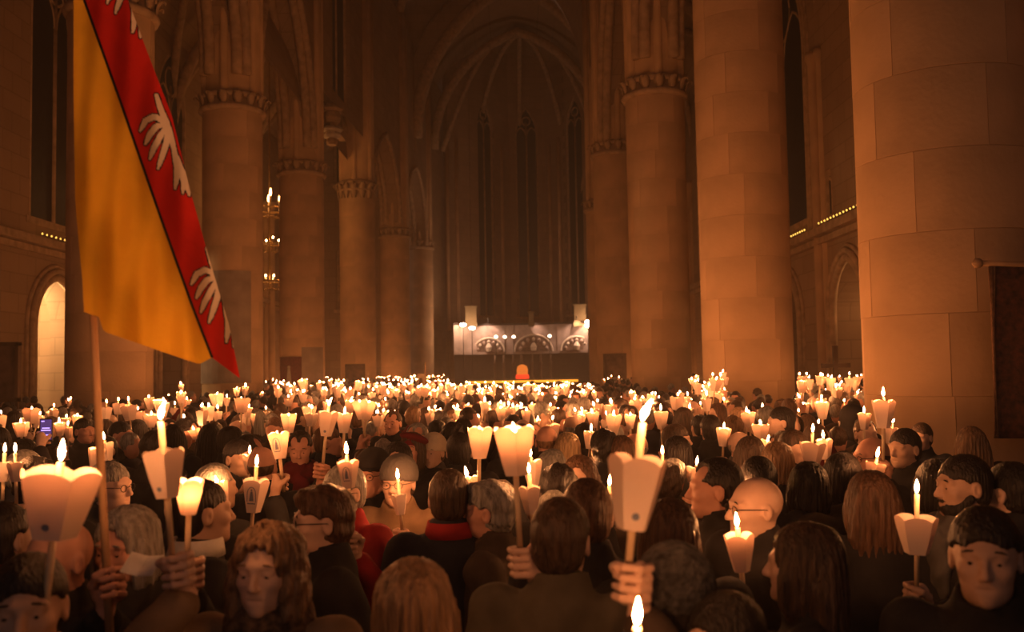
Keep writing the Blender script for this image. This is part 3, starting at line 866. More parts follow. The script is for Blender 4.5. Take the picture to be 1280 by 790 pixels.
# hair and headwear are modelled round the head's own centre
def G(v=.0062, lo=(-.16, -.17, -.2), hi=(.16, .2, .18)):
    return Field(*(np.arange(a, b, v) for a, b in zip(lo, hi)))
def strands(F, amp=.0022, n=34):
    F.ripple(lambda x, y, z: amp * np.sin(n * np.arctan2(x, y - .02) + 14 * z) + amp * .6 * np.sin(2.3 * n * np.arctan2(x, y - .02) - 25 * z))
def hair_mesh(kind):
    F = G()
    if kind in ('short', 'receding', 'messy', 'crop'):
        t = {'messy': .014, 'crop': .004}.get(kind, .009)
        F.ell((0, .014, .030), (.077 + t, .096 + t, .090 + t * 1.2), .02); F.ell((0, .05, -.03), (.066 + t * .7, .052 + t * .6, .06), .02)
        if kind == 'messy': F.ell((0, -.05, .095), (.06, .045, .03), .02); F.ripple(lambda x, y, z: .006 * np.sin(70 * x + 30 * z) * np.sin(60 * y + 50 * z))
        F.ell((0, -.105, -.025), (.070, .066, .085 if kind != 'receding' else .11), .012, None, 's')
        if kind == 'receding':
            for s in (-1, 1): F.ell((s * .045, -.085, .085), (.035, .06, .05), .01, None, 's')
        for s in (-1, 1): F.ell((s * .086, .004, -.012), (.03, .03, .042), .008, None, 's'); F.ell((s * .07, -.055, -.02), (.04, .05, .06), .01, None, 's')
        F.half((0, -.35, -1), (0, .05, -.075), .008); strands(F, .0016, 40)
    elif kind == 'fringe':
        F.ell((0, .014, .028), (.0805, .0995, .0915), .01); F.half((0, .12, 1), (0, .02, .028), .02)
        F.ell((0, -.105, -.02), (.09, .10, .2), .01, None, 's')
        for s in (-1, 1): F.ell((s * .086, .004, -.012), (.03, .026, .04), .006, None, 's')
        F.half((0, -.3, -1), (0, .05, -.07), .008); strands(F, .001, 40)
    elif kind in ('bob', 'wavy', 'long'):
        w = .006 if kind == 'wavy' else 0
        F = G(.0068, (-.19, -.17, -.50 if kind == 'long' else -.22), (.19, .22, .18))
        F.ell((0, .012, .034), (.090 + w, .108 + w, .098), .02); F.ell((0, .026, -.055), (.096 + w * 2, .090 + w, .115), .03)
        for s in (-1, 1): F.ell((s * .075, -.02, -.06), (.030 + w, .05, .10), .02)
        if kind == 'long': F.ell((0, .072, -.16), (.125, .055, .26), .04); F.ell((0, .06, -.32), (.13, .05, .15), .04)
        F.ell((0, -.13, -.040), (.070, .105, .138), .012, None, 's'); F.ell((0, -.06, -.16), (.055, .075, .09), .01, None, 's')
        if kind == 'wavy': F.ripple(lambda x, y, z: .007 * np.sin(85 * z + 12 * np.arctan2(x, y)) * np.sin(9 * np.arctan2(x, y)))
        if kind != 'long': F.half((0, 0, -1), (0, 0, -.15), .02)
        strands(F, .003, 26)
    elif kind == 'beanie':
        F.ell((0, .016, .048), (.099, .119, .107), .02); F.half((0, -.12, -1), (0, 0, .012), .006)
        F.ripple(lambda x, y, z: .0028 * np.sin(150 * z) * np.sin(60 * np.arctan2(x, y)))
    elif kind == 'beret':
        F = G(.0068, (-.17, -.18, -.05), (.17, .2, .2)); M = Euler((math.radians(-14), math.radians(12), 0)).to_matrix().to_4x4(); M.translation = (.01, .02, .085)
        F.ell((0, 0, 0), (.108, .115, .036), .02, M); F.ell((0, .016, .045), (.085, .103, .06), .02); F.half((0, -.15, -1), (0, 0, .025), .006)
    elif kind == 'hat':
        F = G(.0068, (-.18, -.2, -.02), (.18, .22, .2))
        F.ell((0, .012, .065), (.090, .108, .088), .02); F.ell((0, .01, .040), (.118, .138, .010), .012); F.half((0, 0, -1), (0, 0, .026), .004)
    elif kind == 'hood':
        F = G(.0075, (-.17, -.16, -.26), (.17, .22, .18))
        F.ell((0, .025, .02), (.108, .125, .118), .02); F.ell((0, .04, -.11), (.125, .115, .11), .04)
        F.ell((0, -.13, -.03), (.070, .11, .105), .015, None, 's'); F.ell((0, 0, -.02), (.088, .105, .11), .01, None, 's')
    elif kind == 'beard':
        F.ell((0, -.05, -.078), (.052, .052, .042), .02); F.cap((-.06, -.01, -.04), (-.035, -.06, -.09), .02, None, .02); F.cap((.06, -.01, -.04), (.035, -.06, -.09), .02, None, .02)
        F.cap((-.02, -.092, -.05), (.02, -.092, -.05), .006, None, .006); F.ell((0, -.095, -.065), (.02, .02, .007), .004, None, 's'); strands(F, .0015, 60)
    return F.mesh(kind if kind in ('beanie', 'hat', 'hood', 'beard', 'beret') else 'hair')
HM_ = {}
def hair(kind):
    if kind not in HM_: HM_[kind] = hair_mesh(kind)
    return HM_[kind]
def glasses_mesh():
    m = MB()
    for s in (-1, 1):
        m.tube([(s * .033 + .022 * math.cos(a), -.099 + .004 * abs(math.cos(a)), .001 + .0165 * math.sin(a)) for a in np.linspace(0, 2 * PI, 15)], .0018, 6)
        m.tube([(s * .055, -.096, .006), (s * .076, -.06, .008), (s * .082, .01, .006), (s * .082, .03, -.012)], .0018, 6)
    m.tube([(-.012, -.101, .004), (0, -.106, .007), (.012, -.101, .004)], .0018, 6)
    return m.mesh('glasses', True)
GLASSES = glasses_mesh()
def eye_mesh():
    m = MB(); M = Matrix.Rotation(PI / 2, 4, 'X')
    r = .0122; pr = [(max(r * math.sin(a), .0002), r * math.cos(a)) for a in np.linspace(PI, 0, 10)]
    m.lathe(pr[:7], 12, M, 0, False); m.lathe(pr[6:], 12, M, 1, False)
    return m.mesh('eye', True, [EYEW, EYEI])
EYE = eye_mesh()
def brow_mesh():
    return MB().tube([(-.018, .004, -.003), (-.007, -.001, .002), (.007, -.001, .002), (.018, .004, -.003)], [.0015, .003, .003, .0012], 6).mesh('eyebrow', True)
BROWM = brow_mesh()
def scarf_mesh():
    F = Field(np.arange(-.2, .2, .012), np.arange(-.2, .2, .012), np.arange(1.1, 1.56, .012))
    for zz, r, t in ((1.44, .088, .040), (1.475, .078, .036), (1.405, .105, .036)):
        for k in range(14):
            a, b = 2 * PI * k / 14, 2 * PI * (k + 1) / 14
            F.cap((r * math.cos(a), .012 + r * .95 * math.sin(a), zz + .01 * math.sin(a * 2)), (r * math.cos(b), .012 + r * .95 * math.sin(b), zz + .01 * math.sin(b * 2)), t, t, .01)
    F.ell((.02, -.13, 1.30), (.07, .035, .14), .02)
    F.ripple(lambda x, y, z: .005 * np.sin(60 * z + 8 * np.arctan2(x, y)))
    return F.mesh('scarf')
def collar_mesh():
    m = MB(); n = 26; vs = []
    for k in range(n + 1):
        a = -PI * .42 + (PI * 1.84) * k / n
        x, y = math.cos(a), math.sin(a)
        vs += [(.088 * x, .018 + .085 * y, 1.455), (.083 * x, .015 + .083 * y, 1.515), (.090 * x, .016 + .09 * y, 1.518), (.106 * x, .02 + .102 * y, 1.455)]
    m.add(vs, [(i * 4 + j, (i + 1) * 4 + j, (i + 1) * 4 + (j + 1) % 4, i * 4 + (j + 1) % 4) for i in range(n) for j in range(4)])
    return m.mesh('collar', True)
def hoodback_mesh():
    F = Field(np.arange(-.22, .22, .012), np.arange(-.1, .26, .012), np.arange(1.2, 1.56, .012))
    F.ell((0, .115, 1.40), (.135, .07, .10), .02)
    for k in range(9):
        a, b = PI * k / 9, PI * (k + 1) / 9
        F.cap((.12 * math.cos(a), .03 + .1 * math.sin(a), 1.45), (.12 * math.cos(b), .03 + .1 * math.sin(b), 1.45), .03, .03, .02)
    F.ripple(lambda x, y, z: .004 * np.sin(40 * x + 20 * z))
    return F.mesh('hood')
TROUS, SHOE, SCARF, COLLAR, HOODB = trousers_mesh(), shoe_mesh(), scarf_mesh(), collar_mesh(), hoodback_mesh()

TEMPL = {}
def templ(pose, lod):
    """shared figures for the crowd: arms down, or a lantern held up in one fist"""
    key = (pose, lod)
    if key not in TEMPL:
        grips = {}
        if pose == 'right': grips = {-1: hand_frame((-.17, -.30, 1.44), -1)}
        if pose == 'left': grips = {1: hand_frame((.17, -.30, 1.44), 1)}
        if pose == 'high': grips = {-1: hand_frame((-.20, -.27, 1.62), -1)}
        if pose == 'raised': grips = {1: hand_frame((.21, -.22, 1.77), 1)}
        hd = dict(near=(.0066, .02, .006), far=(.014, .03, .012))[lod]
        TEMPL[key] = (body_mesh(head_frame(), grips, *hd), coat_mesh(grips, seed=len(TEMPL), v=.017 if lod == 'near' else .028), grips)
    return TEMPL[key]

def person(loc, yaw, s, label, group=None, hairk='short', hairc='black', coat='black', skin=0, pose='down', lod='near',
           grips=None, head=(0, 0), glasses=False, scarf=None, collar=None, hood=None, hat=None, beard=None, face=False, width=1.0):
    root = empty('person', (loc[0], loc[1], 0), math.radians(yaw), s); tag(root, label, 'person', group)
    HMx = head_frame(*head)
    if grips is None and head == (0, 0) and width == 1.0: b, c, _ = templ(pose, lod)
    else: b = body_mesh(HMx, grips or {}); c = coat_mesh(grips or {}, seed=int(abs(loc[0] * 100)), size=width)
    obj('body', b, SKIN[skin], root); obj('coat', c, COAT[coat], root)
    if lod == 'near':
        obj('trousers', TROUS, COAT['black'], root)
        for k in (-1, 1): obj('shoe', SHOE, COAT['black'], root, (k * .10, 0, 0))
    def on_head(name, me, m, T=None):
        o = obj(name, me, m, root); o.matrix_local = HMx @ (T or Matrix.Identity(4)); return o
    if hairk: on_head('hair', hair(hairk), HAIR[hairc])
    if hat: on_head(hat[0] if hat[0] != 'beanie' else 'knit_hat', hair(hat[0]), COAT.get(hat[1]) or KNIT)
    if beard: on_head('beard', hair('beard'), HAIR[beard])
    if glasses: on_head('glasses', GLASSES, METAL)
    if face:
        for k in (-1, 1):
            on_head('eye', EYE, None, Matrix.Translation((k * .031, -.0770, .0012)) )
            T = Matrix.Translation((k * .033, -.091, .030)) @ Matrix.Rotation(-k * .18, 4, 'Z')
            on_head('eyebrow', BROWM, HAIR[hairc] if hairk else BROW, T)
    if scarf: obj('scarf', SCARF, scarf if not isinstance(scarf, str) else COAT[scarf], root)
    if collar: obj('collar', COLLAR, COAT[collar], root)
    if hood: obj('hood', HOODB, COAT[hood], root)
    return root

# ================================================================== the nearer lanterns, one by one
# key: flame pixel, cup bottom pixel, cup height in pixels, distance (None: from the height), below, kind, emblem, lean, label
LT = {}
def lt(key, fx, fy, bx, by, h, label, d=None, below=.26, kind='std', emblem=None, lean=0):
    d = d or 172.0 / h
    base = P(bx, by, d); fl = P(fx, fy, d)
    up = fl - base
    LT[key] = dict(base=base, up=up.normalized(), above=max(up.length - .022, .02), H=h * d / FPX * 1.0, below=below, kind=kind, emblem=emblem, lean=lean, label=label, d=d)
lt('L1', 77, 566, 66, 672, 84, 'large wide paper candle lantern in front at the far left', 2.15, .32, 'wide', 'dot')
lt('L2', 200, 516, 209, 622, 60, 'tall candle in a paper cup raised by the hand left of the wavy-haired woman', 2.45, .24, 'std', 'dot', 1)
lt('L3', 237, 616, 236, 643, 44, 'second paper lantern just behind the raised fist on the left', 2.72, .22)
lt('L4', 271, 602, 279, 632, 30, 'small tilted paper lantern beside the bald head on the left', 4.5, .2)
lt('L5', 321, 577, 316, 640, 41, 'paper lantern with a blue printed figure below the bald man', 4.2, .24, 'std', 'figure')
lt('L6', 347, 546, 350, 573, 33, 'paper lantern with printed figure left of the stubbled man', 4.7, .24, 'std', 'figure')
lt('L7', 361, 522, 361, 541, 24, 'bright short lantern above the stubbled man', 6.6, .24)
lt('L8', 411, 503, 407, 545, 31, 'tall lantern held up in a fist right of the stubbled man', 5.1, .24, 'std', 'dot', 1)
lt('L9', 431, 514, 430, 541, 25, 'lantern beside the stubbled man\'s raised lantern', 6.2, .24)
lt('L10', 433, 562, 436, 610, 34, 'lantern with blue printed figure in front of the hatted man', 3.62, .26, 'std', 'figure')
lt('L11', 450, 505, 453, 524, 24, 'left of two bright overlapping lanterns above the black hat', 6.9, .25)
lt('L11b', 461, 506, 458, 524, 23, 'right of two bright overlapping lanterns above the black hat', 7.1, .25)
lt('L12', 497, 594, 501, 643, 25, 'lantern with a long bare candle held by the woman in the grey knit hat', 4.4, .16)
lt('L13', 599, 541, 599, 573, 39, 'brightly glowing lantern left of the largest central one', 4.3, .22)
lt('L14', 642, 541, 645, 594, 61, 'big brightly glowing lantern in the centre of the crowd', 2.75, .30)
lt('L15', 583, 591, 590, 625, 29, 'lantern behind the grey-haired person left of centre', 4.4, .2)
lt('L16', 663, 566, 666, 607, 32, 'upper of two lanterns right of the big central lantern', 4.6, .2)
lt('L16b', 661, 586, 665, 642, 34, 'lower dim lantern right of the big central lantern\'s stick', 3.9, .2)
lt('L17', 804, 516, 790, 661, 90, 'largest lantern with a long candle above its paper cup, right of centre', 2.0, .16, 'std', 'dot', 1)
lt('L18', 762, 602, 761, 648, 30, 'small lantern tucked left of the largest lantern', 4.2, .2)
lt('L19', 732, 578, 734, 602, 17, 'small lantern between the dark heads right of centre', 6.0, .2, 'wide')
lt('L20', 797, 769, 793, 880, 60, 'bare candle flame at the bottom edge right of centre', 1.65, .2)
lt('L21', 910, 607, 907, 653, 36, 'lantern at the bald man\'s glasses', 4.3, .22, 'std')
lt('L22', 921, 652, 927, 714, 46, 'paper lantern in front of the bald man\'s coat', 3.15, .22)
lt('L23', 871, 577, 866, 604, 20, 'small tilted lantern by the dark-haired man in profile', 5.4, .2, 'wide')
lt('L24', 1146, 610, 1146, 692, 46, 'tilted dim lantern with a long candle at the right', 3.3, .2, 'wide')
lt('L25', 1104, 491, 1104, 535, 35, 'large lantern held high against the huge right-hand column', 4.9, .26)
lt('L26', 1016, 536, 1014, 582, 29, 'wide lantern on a stick right of the bald man with glasses', 5.4, .26, 'wide')
lt('L27', 1029, 544, 1032, 574, 25, 'lantern overlapping the wide one at its right', 5.8, .24)
lt('L28', 960, 549, 955, 571, 21, 'lantern above the light brown bob at the right', 6.4, .22)
lt('L29', 933, 513, 933, 534, 17, 'lone lantern against the second right-hand column, left one', 8.5, .24)
lt('L30', 953, 508, 953, 527, 15, 'lone lantern against the second right-hand column, right one', 8.8, .24)
lt('L31', 905, 533, 904, 558, 23, 'lantern in front of the second right-hand column\'s foot', 6.8, .24)
lt('L32', 1097, 567, 1091, 600, 22, 'wide lantern below the ruddy bald man at the right', 4.4, .2, 'wide')
lt('L33', 1027, 502, 1028, 524, 22, 'lantern high in the middle of the right-hand cluster', 7.4, .26)
lt('L34', 1080, 513, 1080, 537, 21, 'lantern left of the high lantern by the huge column', 7.0, .24)
lt('L35', 826, 510, 827, 536, 22, 'lantern on a stick right of the tall candle\'s flame', 7.0, .24)
lt('L36', 767, 518, 766, 543, 25, 'lantern left of the tall candle', 6.5, .24)
lt('L37', 788, 520, 788, 536, 18, 'lantern directly left of the tall candle\'s flame', 7.5, .24)
lt('L38', 740, 515, 742, 535, 20, 'bright lantern stack in the middle distance right of centre', 8.0, .24)
lt('L39', 739, 535, 737, 561, 22, 'lantern with two candles near the dark bob', 6.6, .24)
lt('L40', 19, 561, 20, 602, 24, 'left edge lantern behind the big front one', 4.6, .2)
lt('L41', 6, 561, 4, 602, 24, 'outermost lantern cut by the left edge', 4.7, .2)
lt('L42', 26, 528, 27, 546, 18, 'lantern left of the purple phone screen', 7.0, .24, 'wide')
lt('L43', 74, 527, 75, 545, 17, 'lantern right of the purple phone screen', 7.2, .24)
lt('L44', 122, 553, 118, 585, 25, 'lantern just left of the flag pole', 5.4, .24)
lt('L45', 130, 546, 135, 576, 23, 'lantern just right of the flag pole', 5.8, .24)
lt('L46', 242, 537, 245, 549, 13, 'small lantern above the dark-haired couple', 8.5, .24, 'wide')
lt('L47', 574, 515, 574, 527, 15, 'small lantern above the left central glowing one', 9.5, .24)
lt('L48', 606, 500, 606, 517, 15, 'lantern tilted in the middle distance at centre', 9.0, .24)
lt('L49', 626, 504, 626, 517, 14, 'lantern above the big central lantern, left', 9.5, .24)
lt('L50', 651, 509, 652, 528, 15, 'lantern above the big central lantern, right', 9.2, .24)
lt('L51', 672, 524, 671, 534, 10, 'small lantern over the balding head at centre', 9.6, .24)
lt('L52', 727, 517, 726, 532, 14, 'lantern with a narrow cup right of centre', 9.0, .24)
lt('L53', 862, 508, 861, 522, 12, 'lantern left of the dark man before the second column', 9.8, .24)
lt('L54', 883, 492, 884, 514, 16, 'tall lantern before the second column\'s left side', 9.0, .26)
lt('L55', 307, 482, 306, 494, 11, 'lantern alone in front of the faded wall painting, right one', 11.0, .3)
lt('L56', 296, 487, 296, 495, 10, 'lantern alone in front of the faded wall painting, left one', 11.5, .3)
lt('L57', 226, 480, 227, 489, 9, 'highest lantern left of the faded wall painting', 12.0, .3)
lt('L58', 311, 507, 309, 522, 13, 'lantern right of the cluster behind the dark couple', 9.0, .26)
lt('L59', 312, 563, 311, 588, 20, 'lantern low behind the bald man on the left', 5.6, .2)
lt('L60', 828, 564, 828, 600, 16, 'bare slim candle over the dark bob right of the tall candle', 5.2, .2, 'slim')
for k, v in LT.items():
    if k in ('L18',): v['H'] *= 1.0

# ================================================================== the nearer people
POLE_LOW, POLE_HIGH = P(134, 730, 2.60), P(84, -215, 3.55)
PEOPLE = []                      # plan positions taken
def stand(px, pytop, s):
    """where a figure of that stature must stand for its crown to show at this pixel"""
    r = ray(px, pytop); t = (1.725 * s - CAM_Z) / r.z
    return Vector((r.x * t, r.y * t, 0))
HELD = {}; FACES = []            # FACES: people whose faces the photograph shows
def hero(px, pytop, s, yaw, label, hold=None, side=None, d=None, **kw):
    loc = stand(px, pytop, s)
    if d:
        q = P(px, pytop, d); loc = Vector((q.x, q.y, 0)); s = q.z / 1.725
    # turn figures so that yaw is relative to the line of sight
    PEOPLE.append((loc.x, loc.y))
    if kw.get('face'): FACES.append((px, loc.y))
    M = Matrix.Translation(loc) @ Matrix.Rotation(math.radians(yaw), 4, 'Z') @ Matrix.Scale(s, 4)
    grips = None
    if hold:
        inv = M.inverted()
        if isinstance(hold, str): L = LT[hold]; g = L['base'] - L['up'] * (L['below'] - .05)
        else: g = hold[0]; L = dict(up=Vector(hold[1]).normalized())
        lg = inv @ g; up = inv.to_3x3() @ L['up']
        side = side or (-1 if lg.x < 0 else 1)
        S = Vector((side * .185, .02, 1.395)); back = S - lg; back.z = 0
        if back.length < .05: back = Vector((0, 1, 0))
        HMx = hand_frame(lg, side, up, back); grips = {side: HMx}
        reach = (wrist_of(HMx) - S).length
        if reach > .56: print('REACH', hold, round(reach, 2), 'person at d', round(loc.y, 2), 'lantern', round(g.y, 2))
        if isinstance(hold, str): HELD[hold] = True
    return person(loc, yaw, s, label, grips=grips, **kw)

hero(36, 694, 1.0, 18, 'dark-haired man in the bottom left corner looking right', hairk='short', hairc='black', skin=2, face=True)
hero(74, 648, 1.0, -28, 'bald man standing behind the big front lantern at the far left', hairk=None, skin=1, hold='L1', side=-1)
hero(160, 634, 1.0, -10, 'woman with grey bobbed hair reading a booklet by the flag pole', hairk='bob', hairc='grey', skin=1, head=(-6, 6), face=True, scarf='charcoal', hold=(POLE_LOW, POLE_HIGH - POLE_LOW), side=-1)
hero(31, 549, 1.0, 172, 'dark-haired person lifting a phone with a purple screen', hairk='short', hairc='black', hold=(P(57, 547, 6.1), (0, 0, 1)))
hero(137, 577, 1.0, 78, 'grey-haired man with glasses in profile behind the flag pole', hairk='short', hairc='grey', coat='charcoal', glasses=True)
hero(42, 573, 1.0, 180, 'black-haired person seen from behind over the left front lantern', hairk='messy', hairc='black', hold='L40')
hero(2, 628, 1.0, 165, 'person in a striped knitted scarf at the left edge', hairk='short', hairc='black', scarf=STRIPE, coat='burgundy')
hero(336, 655, 1.0, -8, 'woman with wavy light hair, tan coat and patterned scarf, facing us', hairk='wavy', hairc='lightbrown', coat='tan', scarf=LEOPARD, face=True, hold='L2', side=-1)
hero(252, 598, 1.02, 128, 'man in a dark suit with a white collar behind the raised fist', hairk='crop', hairc='black', collar='white', skin=2, hold='L3')
hero(289, 533, 1.0, 120, 'dark-haired man of the couple left of the bald man', hairk='short', hairc='black')
hero(264, 530, .98, 172, 'long black haired woman of the couple on the left', hairk='long', hairc='black')
hero(328, 557, 1.0, 175, 'bald man seen from behind on the left, head glowing', hairk='fringe', hairc='brown', skin=1, hold='L5')
hero(375, 539, 1.0, 8, 'stubbled man with short hair and red scarf looking down', hairk='receding', hairc='black', skin=1, head=(0, 12), face=True, scarf='burgundy', beard=None, hold='L8', side=1)
hero(404, 609, 1.0, -72, 'man with tousled brown hair and glasses in left profile, black coat', hairk='messy', hairc='chestnut', glasses=True, face=True)
hero(429, 581, 1.0, -38, 'grey-haired person with glasses in a red jacket', hairk='short', hairc='grey', coat='red', glasses=True, face=True, hold='L10')
hero(466, 565, .99, -20, 'man in a black brimmed hat and glasses', hairk='short', hairc='black', hat=('hat', 'black'), glasses=True, face=True, skin=1)
hero(498, 574, .98, -12, 'woman with glasses, grey knit hat and light brown coat holding a lantern', hairk='short', hairc='brown', hat=('beanie', 'grey'), coat='tan', glasses=True, face=True, hold='L12', d=4.72)
hero(515, 541, .98, -15, 'person in a red beret behind the woman in the grey knit hat', hairk='bob', hairc='brown', hat=('beret', 'burgundy'), face=True, skin=1)
hero(541, 545, .96, -22, 'person in a cream knitted hat left of the central lanterns', hairk='short', hairc='brown', hat=('beanie', 'cream'), coat='grey', face=True)
hero(497, 553, .98, -5, 'dark-haired woman between the black hat and the red beret', hairk='bob', hairc='black', face=True)
hero(521, 529, 1.0, -12, 'ruddy balding man behind the red beret', hairk='receding', hairc='grey', skin=1, face=True)
hero(491, 514, 1.0, -15, 'balding man with lit face above the red beret', hairk='receding', hairc='brown', skin=1, face=True)
hero(561, 587, 1.0, 180, 'short-haired man from behind in a dark jacket with red collar', hairk='short', hairc='brown', coat='navy', collar='red')
hero(612, 603, .97, -105, 'grey curly-haired person in profile right of the red-collared man', hairk='messy', hairc='grey', skin=1, coat='brown', hold='L15')
hero(700, 623, 1.02, 165, 'broad man from behind in an olive jacket right of the central lantern', hairk='short', hairc='brown', coat='olive', width=1.08, hold='L14', side=-1)
hero(733, 599, 1.02, 180, 'brown-haired man from behind beyond the olive jacket', hairk='short', hairc='chestnut')
hero(698, 582, .98, 180, 'black-haired head between the central lantern and the brown head', hairk='messy', hairc='black')
hero(683, 531, 1.0, 178, 'balding head behind the big central lantern', hairk='fringe', hairc='lightbrown', skin=1)
hero(709, 541, .97, -170, 'fair-haired head right of the balding head at centre', hairk='bob', hairc='blond')
hero(517, 700, .98, 158, 'child-like blond bobbed head from behind at the bottom edge', hairk='bob', hairc='lightbrown', coat='brown')
hero(836, 625, .99, 178, 'brown bobbed hair from behind right of the largest lantern', hairk='bob', hairc='chestnut')
hero(842, 690, .98, 178, 'person in a dark knit hat raising the largest lantern', hairk='short', hairc='black', hat=('beanie', 'knit'), coat='brown', hold='L17', side=-1, d=2.28)
hero(905, 742, .93, -55, 'dark-haired head at the bottom edge right of the knit hat', hairk='short', hairc='black', d=2.15, hold='L20')
hero(944, 594, 1.0, -80, 'bald man with glasses in left profile, black coat', hairk=None, hairc='brown', glasses=True, face=True, skin=0, hold='L22', side=1)
hero(894, 573, 1.02, -98, 'man with receding dark hair in left profile behind the bald man', hairk='receding', hairc='black', skin=1)
hero(1004, 655, .97, -112, 'girl with long dark hair turned left at the lower right', hairk='long', hairc='brown')
hero(1087, 589, .98, 180, 'long brown hair from behind in front of the huge column', hairk='long', hairc='chestnut')
hero(1089, 545, 1.0, -78, 'ruddy bald man with glasses below the high right-hand lantern', hairk='fringe', hairc='brown', glasses=True, skin=1, face=True, hold='L25', side=1)
hero(1130, 536, 1.0, -60, 'black-haired man against the huge right-hand column', hairk='short', hairc='black', skin=2)
hero(1203, 569, 1.02, -84, 'bearded dark-haired man in left profile at the right', hairk='short', hairc='black', beard='black', skin=2, scarf='grey', face=True, hold='L24')
hero(1229, 635, 1.02, -28, 'man with short dark hair in the bottom right corner', hairk='short', hairc='black', skin=2, face=True)
hero(971, 553, .98, 178, 'light brown bob from behind left of the wide lantern', hairk='bob', hairc='lightbrown')
hero(937, 546, .98, -178, 'dark bobbed head left of the light brown bob', hairk='bob', hairc='brown')
hero(947, 571, .99, 180, 'black-haired head just above the bald man with glasses', hairk='short', hairc='black')
hero(1052, 567, .98, 180, 'dark bobbed head right of the wide lantern', hairk='bob', hairc='black', hood='brown')
hero(1010, 578, .97, 175, 'dark head and brown hooded coat below the wide lantern', hairk='bob', hairc='black', coat='brown', hood='brown', hold='L26')
hero(888, 519, 1.0, 180, 'dark-haired man from behind before the second right-hand column', hairk='short', hairc='black')
hero(846, 546, .98, 180, 'black bob right of the tall candle', hairk='bob', hairc='black')
hero(776, 545, .98, 180, 'brown bob left of the tall candle', hairk='bob', hairc='chestnut')
hero(755, 538, 1.0, 180, 'black-haired head left of the brown bob', hairk='messy', hairc='black')
hero(976, 509, 1.03, -95, 'dark-clad man beside the second column\'s right edge', hairk='short', hairc='black')
hero(1064, 506, 1.02, 178, 'dark-hooded person left of the high right-hand lantern', hairk='bob', hairc='black', hat=('hood', 'black'))
hero(105, 523, 1.0, 62, 'black-haired man left of the flag pole in profile', hairk='short', hairc='black', skin=1)
hero(151, 527, 1.0, 80, 'dark-haired man right of the flag pole with lit cheek', hairk='short', hairc='black', skin=1)
hero(192, 540, 1.0, 175, 'dark head behind the tall raised candle', hairk='messy', hairc='black')
hero(216, 531, 1.0, 170, 'dark head right of the tall raised candle', hairk='bob', hairc='black')
hero(574, 541, 1.0, 180, 'black-haired head left of the glowing central lanterns', hairk='short', hairc='black', hood='black')
hero(652, 530, 1.0, 180, 'dark head showing above the big central lantern', hairk='short', hairc='brown')
hero(1170, 575, .98, 175, 'dark head in the shade left of the bearded man', hairk='bob', hairc='black')
hero(1262, 578, 1.0, -150, 'dark figure at the right edge below the hanging banner', hairk='short', hairc='black')

# ------------------------------------------------------------------ crowd around and behind
HAIRK = ['short', 'short', 'bob', 'messy', 'bob', 'long', 'receding', 'fringe', 'short']
HAIRCS = ['black', 'black', 'brown', 'brown', 'chestnut', 'grey', 'lightbrown', 'black']
COATS = ['black', 'black', 'navy', 'charcoal', 'brown', 'black', 'navy', 'charcoal', 'burgundy', 'grey']
COLS = [(x, y, R) for x, y, R in RIGHT + LEFT]
def free(x, y, r=.42):
    if any((x - a) ** 2 + (y - b) ** 2 < (R * 1.32 + .38) ** 2 for a, b, R in COLS): return False
    if not (-13.2 < x < 9.0): return False
    px_ = pix((x, y, 1.6))[0]
    if any(y < d and abs(px_ - f) < 210 / y + 12 for f, d in FACES): return False
    return all((x - a) ** 2 + (y - b) ** 2 > r * r for a, b in PEOPLE)
def zone(x, y):
    px_, _ = pix((x, y, 1.7))
    side = 'on the left' if px_ < 340 else 'left of the middle' if px_ < 545 else 'in the middle' if px_ < 745 else 'right of the middle' if px_ < 905 else 'on the right'
    depth = 'near' if y < 7.5 else 'middle' if y < 11 else 'far'
    return side, depth
ROWS = {'near': 'nearer rows', 'middle': 'middle rows', 'far': 'farther rows'}
TEMPL_GRIP = {'right': (-.17, -.30, 1.44), 'left': (.17, -.30, 1.44), 'high': (-.20, -.27, 1.62), 'raised': (.21, -.22, 1.77)}
NP = [0]
def crowd_person(x, y, yaw, s, pose):
    side, depth = zone(x, y); r = random.random
    hk, hc, ct = random.choice(HAIRK), random.choice(HAIRCS), random.choice(COATS)
    if hk == 'fringe': hc = 'grey'
    desc = hc + ' ' + {'short': 'short-haired', 'bob': 'bob-haired', 'messy': 'tousled', 'long': 'long-haired', 'receding': 'thin-haired', 'fringe': 'fringed bald'}[hk]
    lab = '%s worshipper in a %s coat, %s %s' % (desc, ct, ROWS[depth], side)
    NP[0] += 1; PEOPLE.append((x, y))
    return person((x, y), yaw, s, lab, 'standing crowd in the %s %s' % (ROWS[depth], side), hk, hc, ct, random.choice((0, 0, 1, 2)), pose, 'near' if y < 8 else 'far')
def holder_for(L):
    """a figure whose fist closes on this lantern's stick"""
    yaws = [180 + random.uniform(-35, 35) for _ in range(5)] + [random.uniform(0, 360) for _ in range(10)]
    for yaw in yaws:
        best = None
        for pose, g in TEMPL_GRIP.items():
            for b in (.22, .16, .28, .34, .12, .42):
                gz = (L['base'] - L['up'] * b).z; s = gz / g[2]
                c = abs(s - .98) + b * .1
                if best is None or c < best[0]: best = (c, pose, b, s)
        _, pose, b, s = best
        s = min(max(s, .86), 1.08); g = TEMPL_GRIP[pose]
        w = L['base'] - L['up'] * b; a = math.radians(yaw)
        gx, gy = (g[0] * math.cos(a) - g[1] * math.sin(a)) * s, (g[0] * math.sin(a) + g[1] * math.cos(a)) * s
        x, y = w.x - gx, w.y - gy
        if free(x, y, .47):
            return x, y, yaw, s, pose, b + .05
    return None
UNHELD = []
